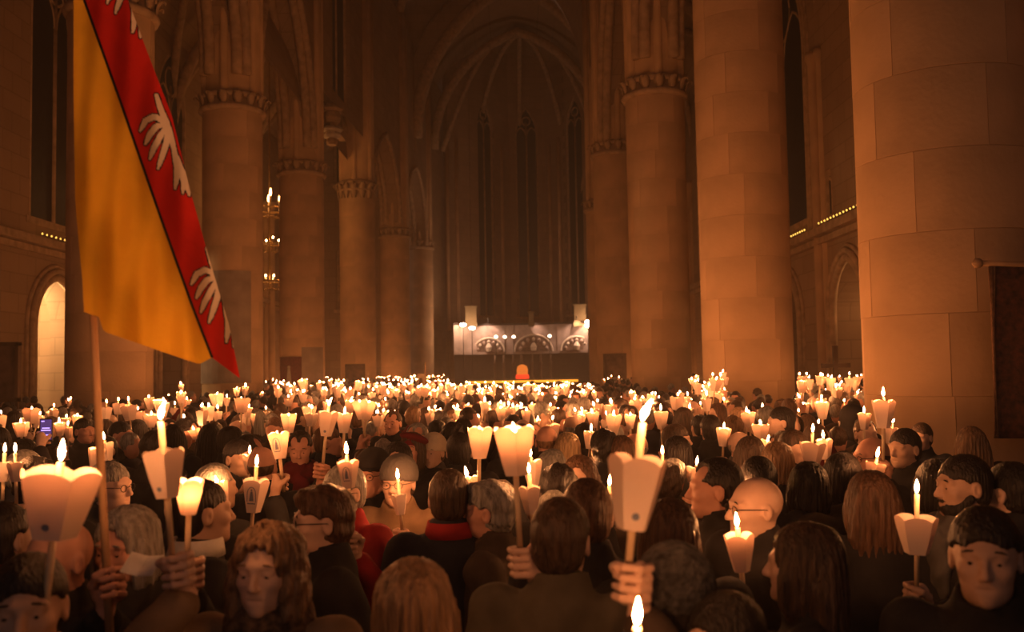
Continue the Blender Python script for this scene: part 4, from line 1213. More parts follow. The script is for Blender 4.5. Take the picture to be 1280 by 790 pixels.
for k, L in LT.items():
    if k not in HELD:
        h = holder_for(L) if L['d'] > 3.6 else None
        if h: crowd_person(*h[:5]); L['below'] = h[5]
        elif L['d'] > 3.6: UNHELD.append(L)
    hi = k in ('L1', 'L5', 'L6', 'L10', 'L8', 'L17', 'L2')
    lantern(L['base'], L['up'], L['H'], L['above'], L['below'], L['label'], 'paper candle lanterns', L['kind'], True, L['emblem'], L['lean'],
            yaw=(-PI / 2 - PETAL + {'L1': .1, 'L2': -.25}.get(k, 0)) if L['emblem'] else None)

# lanterns of the deeper crowd, by where they gather
GATHER = [(165, 345, 560, 473, 501, 13, 40, 'far candle band left of middle'), (200, 545, 745, 477, 502, 14, 31, 'far candle band before the altar'),
          (28, 745, 860, 486, 520, 9.5, 20, 'before the leafy-capital column'), (26, 862, 908, 460, 506, 11, 17.0, 'tall cluster at second right column'),
          (52, 992, 1088, 463, 512, 10, 21, 'cluster between the big right columns'), (26, 188, 335, 484, 530, 8.5, 22, 'by the faded wall painting'),
          (20, 0, 185, 494, 535, 8, 19, 'left aisle by bright chapel'), (30, 560, 760, 498, 527, 8.5, 15, 'middle rows at centre'), (18, 375, 560, 498, 522, 8.5, 14, 'middle rows left of centre'),
          (8, 905, 1120, 510, 540, 7, 10, 'foot of big right columns')]
SPOTS = []
for n, x0, x1, y0, y1, d0, d1, where in GATHER:
    got = tries = 0
    while got < n and tries < n * 60:
        tries += 1
        px_ = random.uniform(x0, x1); py_ = y0 + (y1 - y0) * random.betavariate(2.0, 2.2)
        d = d0 * (d1 / d0) ** random.random(); q = P(px_, py_, d)
        if not 1.58 < q.z < 2.2: continue
        if any((q.x - a) ** 2 + (q.y - b) ** 2 < (R * 1.32 + .4) ** 2 for a, b, R in COLS): continue
        if not (-13.4 < q.x < 9.2) or any((q - o).length < .22 for o, _ in SPOTS): continue
        SPOTS.append((q, (where, 'left' if px_ < x0 + (x1 - x0) / 3 else 'right' if px_ > x1 - (x1 - x0) / 3 else 'centre', 'front' if d < math.sqrt(d0 * d1) else 'back'))); got += 1
while len(SPOTS) < 900:                 # extra lanterns added deep in the church to light the far columns
    q = Vector((random.uniform(-12.5, 8.6), random.uniform(28, 58), random.uniform(1.5, 1.75)))
    if any((q.x - a) ** 2 + (q.y - b) ** 2 < (R * 1.32 + .4) ** 2 for a, b, R in COLS) or (q.y > 50 and q.x > 5) or not (250 < pix(q)[0] < 556 or 752 < pix(q)[0] < 862): continue
    SPOTS.append((q, ('far depth of the nave', 'centre', 'back')))
SPOTS.sort(key=lambda t: t[0].y)
N_SINGLE = 300 - len(LT)
far_lamps, far_people = MB(), MB()

def low_figure(m, x, y, yaw, s, hand=None):
    """small distant figure: coat, head, hair (and a raised arm)"""
    T = Matrix.Translation((x, y, 0)) @ Matrix.Rotation(math.radians(yaw), 4, 'Z') @ Matrix.Scale(s, 4)
    c = random.randrange(3)
    m.lathe([(.21, .0), (.23, .7), (.24, 1.1), (.235, 1.33), (.17, 1.43), (.07, 1.48)], 8, T @ Matrix.Diagonal((1, .68, 1, 1)), c, True)
    def ball(cz, r, mi, cy=0):
        m.lathe([(.25 * r[0], -.95 * r[2]), (.75 * r[0], -.6 * r[2]), (r[0], 0), (.8 * r[0], .6 * r[2]), (.3 * r[0], .95 * r[2])], 8, T @ Matrix.Translation((0, cy, cz)) @ Matrix.Diagonal((1, r[1] / r[0], 1, 1)), mi)
    ball(1.585, (.075, .09, .115), 3, -.01); ball(1.625, (.085, .098, .10), 4 + random.randrange(3), .014)
    if hand is not None:
        S = T @ Vector((-.18, 0, 1.36)); E = S.lerp(hand, .5) + Vector((0, 0, -.12))
        m.tube([S, E, E.lerp(hand, .85)], [.06 * s, .055 * s, .045 * s], 6, c); m.tube([E.lerp(hand, .82), hand + Vector((0, 0, .03))], [.03, .035], 6, 3)
for i, (q, where) in enumerate(SPOTS):
    d = q.y; H = random.uniform(.11, .15) if d < 14 else random.uniform(.09, .13); above = H * random.uniform(.72, 1.35)
    base = q - Vector((0, 0, above + .022)); up = Vector((random.gauss(0, .10), random.gauss(0, .10), 1)).normalized()
    L = dict(base=base, up=up)
    if i < N_SINGLE:
        below = .25
        if d < 13.5:
            h = holder_for(L)
            if h: crowd_person(*h[:5]); below = h[5]
            else: d = 14
        lab = '%s %s lantern with %s flame, %s %s, %s' % ('slim' if i % 3 else 'wide', 'left-leaning' if up.x < -.05 else 'right-leaning' if up.x > .05 else 'upright',
              'sunken' if above < H * .93 else 'high' if above > H * 1.15 else 'low', where[2], where[1], where[0])
        lantern(base, up, H, above, below, lab, 'lanterns, ' + where[0], 'std' if i % 3 else 'wide', False, None, random.choice((0, 0, 1, 2)))
        if d >= 13.5: low_figure(far_people, q.x + .1, q.y - .22, random.uniform(0, 360), random.uniform(.93, 1.03), base - up * (below - .04))
    else:
        low_figure(far_people, q.x + .1, q.y - .22, random.uniform(0, 360), random.uniform(.93, 1.03), base - up * .2)
        M = Matrix.Translation(base) @ Vector((0, 0, 1)).rotation_difference(up).to_matrix().to_4x4()
        far_lamps.lathe([(.25 * H, 0), (.46 * H, H)], 5, M, 0, False); far_lamps.lathe([(.009, -.24), (.009, above)], 5, M, 1)
        far_lamps.lathe([(.001, above + .004), (.0075, above + .014), (.0060, above + .024), (.0003, above + .038)], 6, M, 2)
for L in UNHELD: low_figure(far_people, L['base'].x + .1, L['base'].y + .22, 180, .93, L['base'] - L['up'] * (L['below'] - .04))
me = far_lamps.mesh('candle_lanterns', False, [PAPER, WAX, FLAME])
tag(obj('distant_candle_lanterns', me), 'countless tiny candle lanterns far back before the altar', 'candles', None, 'stuff')

# fill the standing crowd
n_single = 300
rows = np.arange(5.6, 52, .72)
for y0 in rows:
    w = .60 * y0 + 1
    for x0 in np.arange(-w, w, .66):
        x, y = x0 + random.uniform(-.16, .16), y0 + random.uniform(-.2, .2)
        if not free(x, y, .5): continue
        px_, py_ = pix((x, y, 1.6))
        if px_ < -20 or px_ > 1300: continue
        if px_ > 1085 and y > 8.3: continue
        if y > 30 and 545 < px_ < 755: continue
        if y > 22 and (random.random() < .35 or not -8 < x < 4.2): continue
        yaw = random.gauss(180, 25)
        if len(PEOPLE) < n_single and y < 13: crowd_person(x, y, yaw, random.uniform(.90, .99), 'down')
        else: low_figure(far_people, x, y, yaw, random.uniform(.90, .98)); PEOPLE.append((x, y)) if y < 20 else None
me = far_people.mesh('crowd', True, [COAT['black'], COAT['navy'], COAT['brown'], SKIN[1], HAIR['black'], HAIR['brown'], HAIR['grey']])
tag(obj('distant_crowd', me), 'distant packed crowd standing far down the nave', 'crowd', None, 'stuff')
print('PEOPLE', len(PEOPLE), NP[0], 'SPOTS', len(SPOTS))

# ================================================================== the flag
def lerp_poly(pts, t):
    """point at share t of a polyline given by rows (evenly by index)"""
    f = t * (len(pts) - 1); i = min(int(f), len(pts) - 2); s = f - i
    return pts[i][0] + (pts[i + 1][0] - pts[i][0]) * s, pts[i][1] + (pts[i + 1][1] - pts[i][1]) * s
def resample(pts, n):
    a = np.array(pts, float); L = np.concatenate([[0], np.cumsum(np.linalg.norm(np.diff(a, axis=0), axis=1))])
    t = np.linspace(0, L[-1], n); return [(np.interp(x, L, a[:, 0]), np.interp(x, L, a[:, 1])) for x in t]
_pl = [POLE_LOW.lerp(POLE_HIGH, t) for t in np.linspace(-.3, 1.2, 60)]
_py = np.array([pix(p)[1] for p in _pl])[::-1]; _pd = np.array([p.y for p in _pl])[::-1]
def pole_d(py): return float(np.interp(py, _py, _pd))
def flag_d(px_, py):
    w = min(max((px_ - 95) / 120, 0), 1)
    return pole_d(py) - .085 + .0011 * (px_ - 95) + (.012 + .035 * w) * math.sin(px_ * .055 - py * .020) + .012 * math.sin(px_ * .16 + py * .012)
def flag_pt(px_, py, off=0.0): return P(px_, py, flag_d(px_, py) - off)
YEL = mat('flag_yellow', (.88, .50, .04), .85, .06, 5, .25, 60); REDF = mat('flag_red', (.62, .030, .022), .85, .06, 5, .25, 60)
FBLK = mat('flag_black', (.03, .022, .02), .9); FWHT = mat('flag_white', (.80, .70, .58), .9, .05, 8)
for _m in (YEL, REDF, FWHT):       # thin cloth lets light through
    _N = _m.node_tree.nodes; _L = _m.node_tree.links; _b = _N['Principled BSDF']; _t = _N.new('ShaderNodeBsdfTranslucent'); _x = _N.new('ShaderNodeMixShader'); _x.inputs[0].default_value = .5
    _L.new(_b.inputs['Base Color'].links[0].from_socket, _t.inputs[0]); _L.new(_b.outputs[0], _x.inputs[1]); _L.new(_t.outputs[0], _x.inputs[2]); _L.new(_x.outputs[0], _N['Material Output'].inputs[0])
POLEM = mat('flag_pole_wood', (.42, .25, .13), .6, .15, 6, stretch=(1, 1, .1))
flag = empty('flag', (POLE_LOW.x, POLE_LOW.y, 0)); tag(flag, 'large yellow flag with a red diagonal band and white eagles on a wooden pole', 'flag')
finv = Matrix.Translation((-POLE_LOW.x, -POLE_LOW.y, 0))
def fgrid(name, left, right, nu, nv, m, bottom=None, off=0.0):
    Lp, Rp = resample(left, nv + 1), resample(right, nv + 1); vs = []
    for j in range(nv + 1):
        for i in range(nu + 1):
            u = i / nu; x = Lp[j][0] * (1 - u) + Rp[j][0] * u; y = Lp[j][1] * (1 - u) + Rp[j][1] * u
            if bottom: y += bottom(u) * max(0, (j / nv - .85) / .15)
            vs.append(finv @ flag_pt(x, y, off))
    b = MB().add(vs, [(j * (nu + 1) + i, j * (nu + 1) + i + 1, (j + 1) * (nu + 1) + i + 1, (j + 1) * (nu + 1) + i) for j in range(nv) for i in range(nu)])
    o = b.build(name, m, flag, True)
    return o
EDGE = [(92, -35), (105, 0), (150, 126), (200, 270), (240, 382), (265, 447)]
def ybot(u):
    return -2 if u < .13 else (14 * min(1, (u - .13) / .02) if u < .9 else 14 * (1 - u) / .1)
yl = fgrid('yellow_field', [(92, -35), (92, 120), (94, 250), (98, 300), (103, 350), (105, 392)], EDGE, 34, 60, YEL, ybot)
fgrid('black_edge', [(x - 1.5, y) for x, y in EDGE], [(x + 2.0, y) for x, y in EDGE], 2, 60, FBLK, None, .004)
FE = [[(325, 240), (305, 230), (288, 238), (277, 258)], [(325, 245), (308, 250), (296, 266), (287, 285)], [(328, 250), (316, 270), (304, 292), (296, 313)], [(332, 252), (328, 285), (320, 310), (312, 333)],
      [(309, 188), (317, 215), (330, 245), (342, 288), (352, 322)], [(343, 295), (350, 330), (349, 352), (346, 372)], [(350, 310), (360, 345), (363, 362), (361, 381)], [(350, 315), (362, 345), (370, 365), (374, 386)]]
def near_blade(pts, dx, dy, X, Y):
    """smallest distance from grid points to a feather's spine, less the feather's half width there"""
    R = resample([((x + dx) / 1.58, (y + dy) / 1.58) for x, y in pts], 40); best = np.full(X.shape, 99.0)
    for i, (x, y) in enumerate(R):
        w = 3.6 * (.55 + .55 * math.sin(PI * min(i / 39 * .85 + .12, 1))) * (.75 if i > 35 else 1)
        best = np.minimum(best, np.hypot(X - x, Y - y) - w)
    return best
def red_band():
    """one sheet of cloth; the printed eagles are its white and dark faces"""
    nu, nv = 84, 420
    Lp = resample([(88, -205), (92, -35)] + EDGE[1:], nv + 1); Rp = resample([(92, -205), (160, 0), (188, 75), (215, 145), (237, 235), (262, 325), (286, 405), (300, 473)], nv + 1)
    U = np.linspace(0, 1, nu + 1)[None, :]; Lp, Rp = np.array(Lp), np.array(Rp)
    X = Lp[:, :1] * (1 - U) + Rp[:, :1] * U; Y = Lp[:, 1:] * (1 - U) + Rp[:, 1:] * U
    cx_ = (X[:-1, :-1] + X[1:, 1:]) / 2; cy_ = (Y[:-1, :-1] + Y[1:, 1:]) / 2
    cls = np.zeros(cx_.shape, int); who = np.zeros(cx_.shape, int)
    for e, (dx, dy) in enumerate(((0, 0), (101, 303), (-84, -308))):
        d = np.min([near_blade(p, dx, dy, cx_, cy_) for p in FE], axis=0)
        cls = np.where(d < 0, 2, np.where((d < 1.5) & (cls != 2), 1, cls)); who = np.where(d < 1.5, e, who)
    V = [finv @ flag_pt(X[j, i], Y[j, i]) for j in range(nv + 1) for i in range(nu + 1)]
    def piece(name, sel, m):
        fs = [(j * (nu + 1) + i, j * (nu + 1) + i + 1, (j + 1) * (nu + 1) + i + 1, (j + 1) * (nu + 1) + i) for j, i in np.argwhere(sel)]
        used = sorted({k for f in fs for k in f}); ix = {k: n for n, k in enumerate(used)}
        return MB().add([V[k] for k in used], [tuple(ix[k] for k in f) for f in fs]).build(name, m, flag, True)
    piece('red_band', cls == 0, REDF)
    for e in range(3):
        piece('eagle', (cls == 2) & (who == e), FWHT); piece('eagle_outline', (cls == 1) & (who == e), FBLK)
red_band()
ax = (POLE_HIGH - POLE_LOW).normalized()
MB().tube([finv @ (POLE_LOW - ax * .7), finv @ POLE_LOW.lerp(POLE_HIGH, .5), finv @ (POLE_HIGH + ax * .15)], .0115, 10).build('pole', POLEM, flag, True)

# ================================================================== things in the crowd
bk = empty('song_booklet', P(176, 715, 2.62)); tag(bk, 'open white booklet held by the grey-haired woman', 'booklet')
bk.matrix_world = Matrix.Translation(P(178, 706, 2.62)) @ Euler((math.radians(-50), math.radians(5), math.radians(-10))).to_matrix().to_4x4() @ Matrix.Scale(.5, 4)
MB().box((-.05, 0, 0), (.10, .003, .14), Euler((0, 0, .25)).to_matrix()).build('page', COAT['white'], bk); MB().box((.05, 0, 0), (.10, .003, .14), Euler((0, 0, -.25)).to_matrix()).build('page', COAT['white'], bk)
pc = P(58, 537, 6.1); ph = empty('phone', pc); tag(ph, 'raised phone with a glowing purple screen at the left', 'phone')
MB().box((0, 0, 0), (.084, .010, .145)).build('phone_case', METAL, ph)
scr = MB().box((0, -.0055, .0), (.074, .002, .132)).build('screen', emitter('phone_screen', (.10, .045, .16), .9), ph)
for k, (z, w, x) in enumerate(((.010, .05, .0), (-.004, .062, 0), (-.035, .05, -.004), (-.05, .06, .004), (.055, .02, -.02))):
    MB().box((x, -.007, z), (w, .001, .007)).build('screen_light', emitter('phone_bright', (.55, .35, 1.0), 1.6), scr)

# ================================================================== paintings, banners and fittings on the columns
def curved(name, col, pxa, pxb, pya, pyb, m, label, cat, frame=None, off=.03):
    """a panel bent round a column where it is seen between these pixels"""
    cx, cy, R = col; R2 = R + off
    def ang(px_):
        r = ray(px_, 460); k = r.x / r.y      # hit of the plan ray x = k*y with the circle
        A = 1 + k * k; B = -2 * (k * cx + cy); C = cx * cx + cy * cy - R2 * R2
        disc = max(B * B - 4 * A * C, 0); y = (-B - math.sqrt(disc)) / (2 * A)
        return math.atan2(y - cy, k * y - cx), y
    a0, y0 = ang(pxa); a1, y1 = ang(pxb); ym = (y0 + y1) / 2
    z1, z0 = P((pxa + pxb) / 2, pya, ym).z, P((pxa + pxb) / 2, pyb, ym).z
    root = empty(name, (cx, cy, z0)); tag(root, label, cat); n = 10
    def sheet(nm, aa, ab, za, zb, ro, mm):
        vs = []
        for i in range(n + 1):
            a = aa + (ab - aa) * i / n
            for r, z in ((R + .005, za), (ro, za), (ro, zb), (R + .005, zb)): vs.append((r * math.cos(a), r * math.sin(a), z - z0))
        fs = [(i * 4 + j, (i + 1) * 4 + j, (i + 1) * 4 + (j + 1) % 4, i * 4 + (j + 1) % 4) for i in range(n) for j in range(4)]
        return MB().add(vs, fs + [(0, 1, 2, 3), tuple(n * 4 + j for j in (3, 2, 1, 0))]).build(nm, mm, root)
    sheet('panel', a0, a1, z0, z1, R2, m)
    if frame:
        f = (a1 - a0) * .10; h = (z1 - z0) * .07
        for nm, q in (('frame_side', (a0, a0 + f, z0, z1)), ('frame_side', (a1 - f, a1, z0, z1)), ('frame_rail', (a0, a1, z1 - h, z1)), ('frame_rail', (a0, a1, z0, z0 + h))):
            sheet(nm, *q, R2 + .04, frame)
    return root, (a0 + a1) / 2, R2
PAINT = mat('faded_painting', (.40, .31, .24), .9, .25, 1.6, dark=(.24, .18, .14)); PAINT2 = mat('dark_painting', (.16, .09, .06), .7, .3, 5, dark=(.05, .03, .02))
OAK = mat('dark_oak', (.10, .055, .03), .6, .2, 6, stretch=(1, 1, .2)); BANR = mat('dark_red_banner', (.12, .022, .020), .9, .2, 12)
curved('wall_painting', LEFT[1], 250, 314, 340, 479, PAINT, 'large faded painting on the column beside the flag tip', 'painting')
curved('column_painting', LEFT[2], 377, 404, 434, 492, PAINT, 'faded painted panel right of the dark red banner', 'painting')
rt, am, R2 = curved('hanging_banner', LEFT[2], 350, 377, 446, 492, BANR, 'dark red banner with a pale robed figure on a left-hand column', 'banner', None, .09)
z_ = .25
fm = MB().lathe([(.16, 0), (.10, .5), (.06, .95), (.10, .98)], 8).lathe([(.03, .98), (.08, 1.06), (.03, 1.14)], 8)
fg = fm.build('embroidered_figure', mat('pale_thread', (.36, .30, .24), .9), rt, True); fg.location = (R2 * math.cos(am), R2 * math.sin(am), .2); fg.rotation_euler = (0, 0, am + PI / 2); fg.scale = (1, .2, .8)
curved('framed_picture', LEFT[3], 432, 456, 455, 484, PAINT2, 'small dark framed picture on the column with hanging leaves', 'picture', OAK)
curved('framed_plaque', RIGHT[3], 755, 783, 442, 486, PAINT2, 'dark framed plaque on the right-hand column nearest the choir', 'plaque', OAK)
# dark framed panel at the left edge
dp = empty('framed_artwork', P(8, 500, 17)); tag(dp, 'dark framed panel standing at the far left edge', 'artwork')
MB().box((0, 0, .5), (.42, .08, 1.0)).build('panel', PAINT2, dp)
for x in (-.22, .22): MB().box((x, -.02, .5), (.06, .12, 1.1)).build('frame_side', OAK, dp)
for z in (0, 1.03): MB().box((0, -.02, z), (.5, .12, .07)).build('frame_rail', OAK, dp)
for x in (-.2, .2): MB().box((x, 0, -dp.location.z / 2), (.05, .05, dp.location.z)).build('leg', OAK, dp)

# big tapestry in front of the huge column
tp = empty('tapestry_banner', P(1237, 560, 8.3)); tag(tp, 'dark patterned tapestry hanging from a wooden rod at the right edge', 'tapestry'); D = 8.3
ti = Matrix.Translation(-tp.location)
TAP = mat('tapestry_cloth', (.16, .055, .035), .9, .2, 16, .3, 60, dark=(.035, .022, .02)); TAPB = mat('tapestry_border', (.20, .10, .055), .9, .2, 20)
def tsheet(nm, xa, xb, ya, yb, m, off):
    n = 10; vs = []
    for j in range(n + 1):
        for i in range(n + 1):
            x = xa + (xb - xa) * i / n + 12 * (j / n) * (1 - i / n) * ((yb - ya) / 215); y = ya + (yb - ya) * j / n
            vs.append(ti @ P(x, y, D - off + .03 * math.sin(i * 1.1) * j / n))
    o = MB().add(vs, [(j * (n + 1) + i, j * (n + 1) + i + 1, (j + 1) * (n + 1) + i + 1, (j + 1) * (n + 1) + i) for j in range(n) for i in range(n)]).build(nm, m, tp, True)
    md = o.modifiers.new('t', 'SOLIDIFY'); md.thickness = .012
tsheet('cloth', 1235, 1340, 333, 548, TAP, 0); tsheet('border', 1235, 1244, 333, 548, TAPB, .02)
MB().tube([ti @ P(1224, 329, D), ti @ P(1350, 333, D)], .028, 10).build('rod', POLEM, tp, True)
MB().lathe([(.01, -.05), (.045, -.02), (.045, .02), (.01, .05)], 10, Matrix.Translation(ti @ P(1222, 329, D)) @ Matrix.Rotation(PI / 2, 4, 'Y')).build('rod_knob', POLEM, tp, True)
for x in (1330,): MB().tube([ti @ P(x, 331, D + .05), ti @ Vector((P(x, 331, D).x, D + .05, 0))], .03, 8).build('stand_pole', OAK, tp, True)

# wooden cross before the right-hand chapel
xp = P(1045, 470, 21.5); cr = empty('wooden_cross', (xp.x, xp.y, 0)); tag(cr, 'dark wooden cross standing by the right-hand chapel arch', 'cross')
zt = P(1045, 432, 21.5).z; zc = P(1045, 457, 21.5).z
MB().box((0, 0, zt / 2), (.11, .08, zt)).build('upright', OAK, cr); MB().box((0, -.01, zc), (.66, .08, .10)).build('crossbar', OAK, cr); MB().box((0, 0, .1), (.7, .7, .2)).build('base', OAK, cr)

# processional banners far down the nave
pb = empty('processional_banner', (P(527, 480, 24).x, 24, 0)); tag(pb, 'pale processional banner with a dark figure left of the altar', 'banner')
zb = P(527, 470, 24).z
MB().box((0, 0, zb - .25), (.20, .03, .62)).build('cloth', mat('pale_banner', (.55, .42, .28), .9, .1), pb); MB().lathe([(.05, -.3), (.07, -.1), (.03, .1)], 8, Matrix.Translation((-.02, -.02, zb - .15))).build('painted_figure', PAINT2, pb)
MB().tube([(.1, 0, 0), (.1, 0, zb + .35)], .02, 8).build('pole', POLEM, pb)
pb = empty('checked_banner', (P(545, 480, 23).x, 23, 0)); tag(pb, 'small red and white checked banner left of the altar', 'banner')
zb = P(545, 474, 23).z
for i in range(5):
    for j in range(5):
        MB().box((-.16 + i * .08, 0, zb - .5 + j * .1), (.078, .02, .098), None).build('check_square', COAT['white'] if (i + j) % 2 else COAT['red'], pb)
MB().tube([(0, .03, 0), (0, .03, zb + .1)], .015, 8).build('pole', POLEM, pb)

# lights strung along the ledges
BULB = emitter('string_bulb', (1.0, .50, .08), 2.2); BULBG = emitter('string_bulb_green', (.25, .8, .08), 1.5)
def string(label, x, ya, yb, z, n, green=0):
    r_ = empty('string_lights', (x, ya, z)); tag(r_, label, 'string lights')
    MB().tube([(0, 0, 0), (0, (yb - ya) / 2, -.02), (0, yb - ya, 0)], .012, 6).build('wire', OAK, r_)
    me = MB().lathe([(.004, -.03), (.024, -.01), (.024, .01), (.004, .03)], 6).mesh('bulb', True); me.materials.append(BULB)
    mg = me.copy(); mg.materials.clear(); mg.materials.append(BULBG)
    for i in range(n):
        t = i / (n - 1); o = bpy.data.objects.new('bulb', mg if i >= n - green else me); link(o, r_); o.location = (0, (yb - ya) * t, .035)
string('row of amber string lights along the left aisle ledge', XL + .68, 26.0, 28.9, 6.12, 12)
string('row of amber string lights on the right aisle ledge nearest the huge column', XR - .78, 23.6, 26.6, 6.12, 13)
string('row of amber string lights ending in green on the right aisle ledge', XR - .78, 27.9, 30.6, 6.12, 13, 2)

# ================================================================== the lit chapel on the left
def bulb_lamp(name, label, loc, energy, color, r=.09):
    o = empty(name, loc); tag(o, label, 'lamp')
    MB().lathe([(.02, -.09), (.07, -.06), (.09, 0), (.07, .06), (.02, .09)], 12).build('bulb', emitter(name + '_glow', color, energy), o, True)
    MB().tube([(0, 0, .08), (0, 0, 6.35 - loc[2])], .012, 6).build('cord', OAK, o)
    return o
bulb_lamp('chapel_lamp', 'glowing lamp inside the bright left chapel', (XL - 1.3, 27.5, 4.6), 1800.0, (1.0, .66, .33))
bulb_lamp('right_chapel_lamp', 'dim lamp inside the right-hand chapel', (XR + 1.5, 26.0, 4.6), 260.0, (1.0, .5, .2))
al = empty('chapel_altarpiece', (XL - 2.45, 28.2, 0)); tag(al, 'pale carved altarpiece inside the bright left chapel', 'altarpiece')
PALE = mat('pale_marble', (.72, .62, .50), .7, .1, 4)
MB().box((0, 0, .55), (1.0, 2.6, 1.1)).build('altar_block', PALE, al); MB().box((-.2, 0, 1.9), (.3, 2.2, 1.6)).build('back_panel', PALE, al)
for y in (-.9, -.3, .3, .9):
    MB().lathe([(.10, 1.1), (.07, 1.2), (.07, 2.6), (.11, 2.7)], 10, Matrix.Translation((.15, y, 0))).build('small_column', PALE, al, True)
    MB().lathe([(.10, 1.15), (.13, 1.4), (.09, 1.75), (.05, 1.85), (.08, 1.95), (.03, 2.1)], 10, Matrix.Translation((.2, y + .28, 0))).build('statuette', mat('gilt', (.6, .38, .12), .4, .1, metallic=.5), al, True)
MB().add([(-.1, -1.2, 2.7), (-.1, 1.2, 2.7), (-.1, 0, 3.5), (.25, -1.2, 2.7), (.25, 1.2, 2.7), (.25, 0, 3.5)], [(0, 1, 2), (5, 4, 3), (0, 2, 5, 3), (2, 1, 4, 5), (1, 0, 3, 4)]).build('pediment', PALE, al)

# ================================================================== chandelier in the left aisle
cx, cy = P(337, 300, 43).x, 43.0; chd = empty('chandelier', (cx, cy, 0)); tag(chd, 'tall chandelier of candle bulbs seen between two left-hand columns', 'chandelier')
BRASS = mat('brass', (.45, .28, .10), .35, .1, metallic=.8); CB = emitter('chandelier_bulb', (1.0, .42, .12), 60.0)
z1, z2, z3 = P(337, 262, 43).z, P(337, 352, 43).z, P(337, 305, 43).z
MB().tube([(0, 0, z2 - .6), (0, 0, 18.1)], .035, 8).build('stem', BRASS, chd)
for zz, rr, n, hb in ((z1, .85, 10, .85), (z3, .6, 6, .3), (z2, .7, 12, .28)):
    MB().tube([(rr * math.cos(a), rr * math.sin(a), zz) for a in np.linspace(0, 2 * PI, 25)], .04, 8).build('ring', BRASS, chd)
    for k in range(n):
        a = 2 * PI * k / n; x, y = rr * math.cos(a), rr * math.sin(a)
        MB().tube([(0, 0, zz - .3), (x * .6, y * .6, zz - .4), (x, y, zz)], .02, 6).build('arm', BRASS, chd)
        c = MB().lathe([(.035, zz), (.035, zz + hb * .6)], 6, Matrix.Translation((x, y, 0))).build('candle', PALE, chd)
        MB().lathe([(.01, zz + hb * .6), (.045, zz + hb * .75), (.01, zz + hb)], 6, Matrix.Translation((x, y, 0))).build('bulb', CB, c)
# stone canopy bracket high between the left-hand columns
bq = P(415, 172, 41.5); br_ = empty('stone_bracket', bq); tag(br_, 'pale carved stone bracket high between the left-hand columns', 'bracket')
for k, (z, w, h) in enumerate(((1.3, .9, .25), (.9, .7, .5), (.35, .85, .22), (.1, .7, .25), (-.2, .45, .3))):
    MB().lathe([(w * .5, -h / 2), (w * .6, 0), (w * .5, h / 2)], 6, Matrix.Translation((0, 0, z))).build('moulding', PALE if k in (2, 3) else CARVED, br_)
MB().box((.1, 1.0, .55), (.3, 2.2, .4)).build('wall_tie', CARVED, br_)

# ================================================================== the choir screen and the altar
DS = 66.0
cs = empty('choir_screen', (P(655, 470, DS).x, DS, 0)); tag(cs, 'curved choir screen with spotlit carved arches behind the altar', 'screen'); ci = Matrix.Translation((-cs.location.x, -DS, 0))
SCRM = mat('painted_screen', (.42, .33, .28), .8, .12, 3, .3, 12); REL = mat('carved_relief', (.22, .15, .12), .8, .25, 6, .6, 20); WOODD = mat('stall_wood', (.035, .022, .016), .6, .2, 5)
zs0, zs1 = P(655, 440, DS).z, P(655, 405, DS).z
def sx(px_): return ci @ Vector((P(px_, 460, DS).x, DS, 0))
xa, xb = sx(568).x, sx(742).x; W = xb - xa
def curve_y(x):
    t = (x - (xa + xb) / 2) / (W / 2); return 1.6 - 1.9 * abs(t) ** 3.0
def strip(nm, z0, z1, m, off, x0=None, x1=None, th=.12, n=32):
    x0 = xa if x0 is None else x0; x1 = xb if x1 is None else x1; vs = []
    for i in range(n + 1):
        x = x0 + (x1 - x0) * i / n; y = curve_y(x)
        for yy, z in ((y - off, z0), (y - off, z1), (y - off + th, z1), (y - off + th, z0)): vs.append((x, yy, z))
    return MB().add(vs, [(i * 4 + j, (i + 1) * 4 + j, (i + 1) * 4 + (j + 1) % 4, i * 4 + (j + 1) % 4) for i in range(n) for j in range(4)] + [(3, 2, 1, 0), tuple(n * 4 + j for j in range(4))]).build(nm, m, cs)
strip('lit_panel', zs0, zs1, SCRM, 0); strip('lower_moulding', zs0 - .12, zs0 + .06, SCRM, .25, th=.4); strip('top_rail', zs1, zs1 + .15, WOODD, .1, th=.3)
strip('stall_back', 0, zs0 - .12, WOODD, -.1)
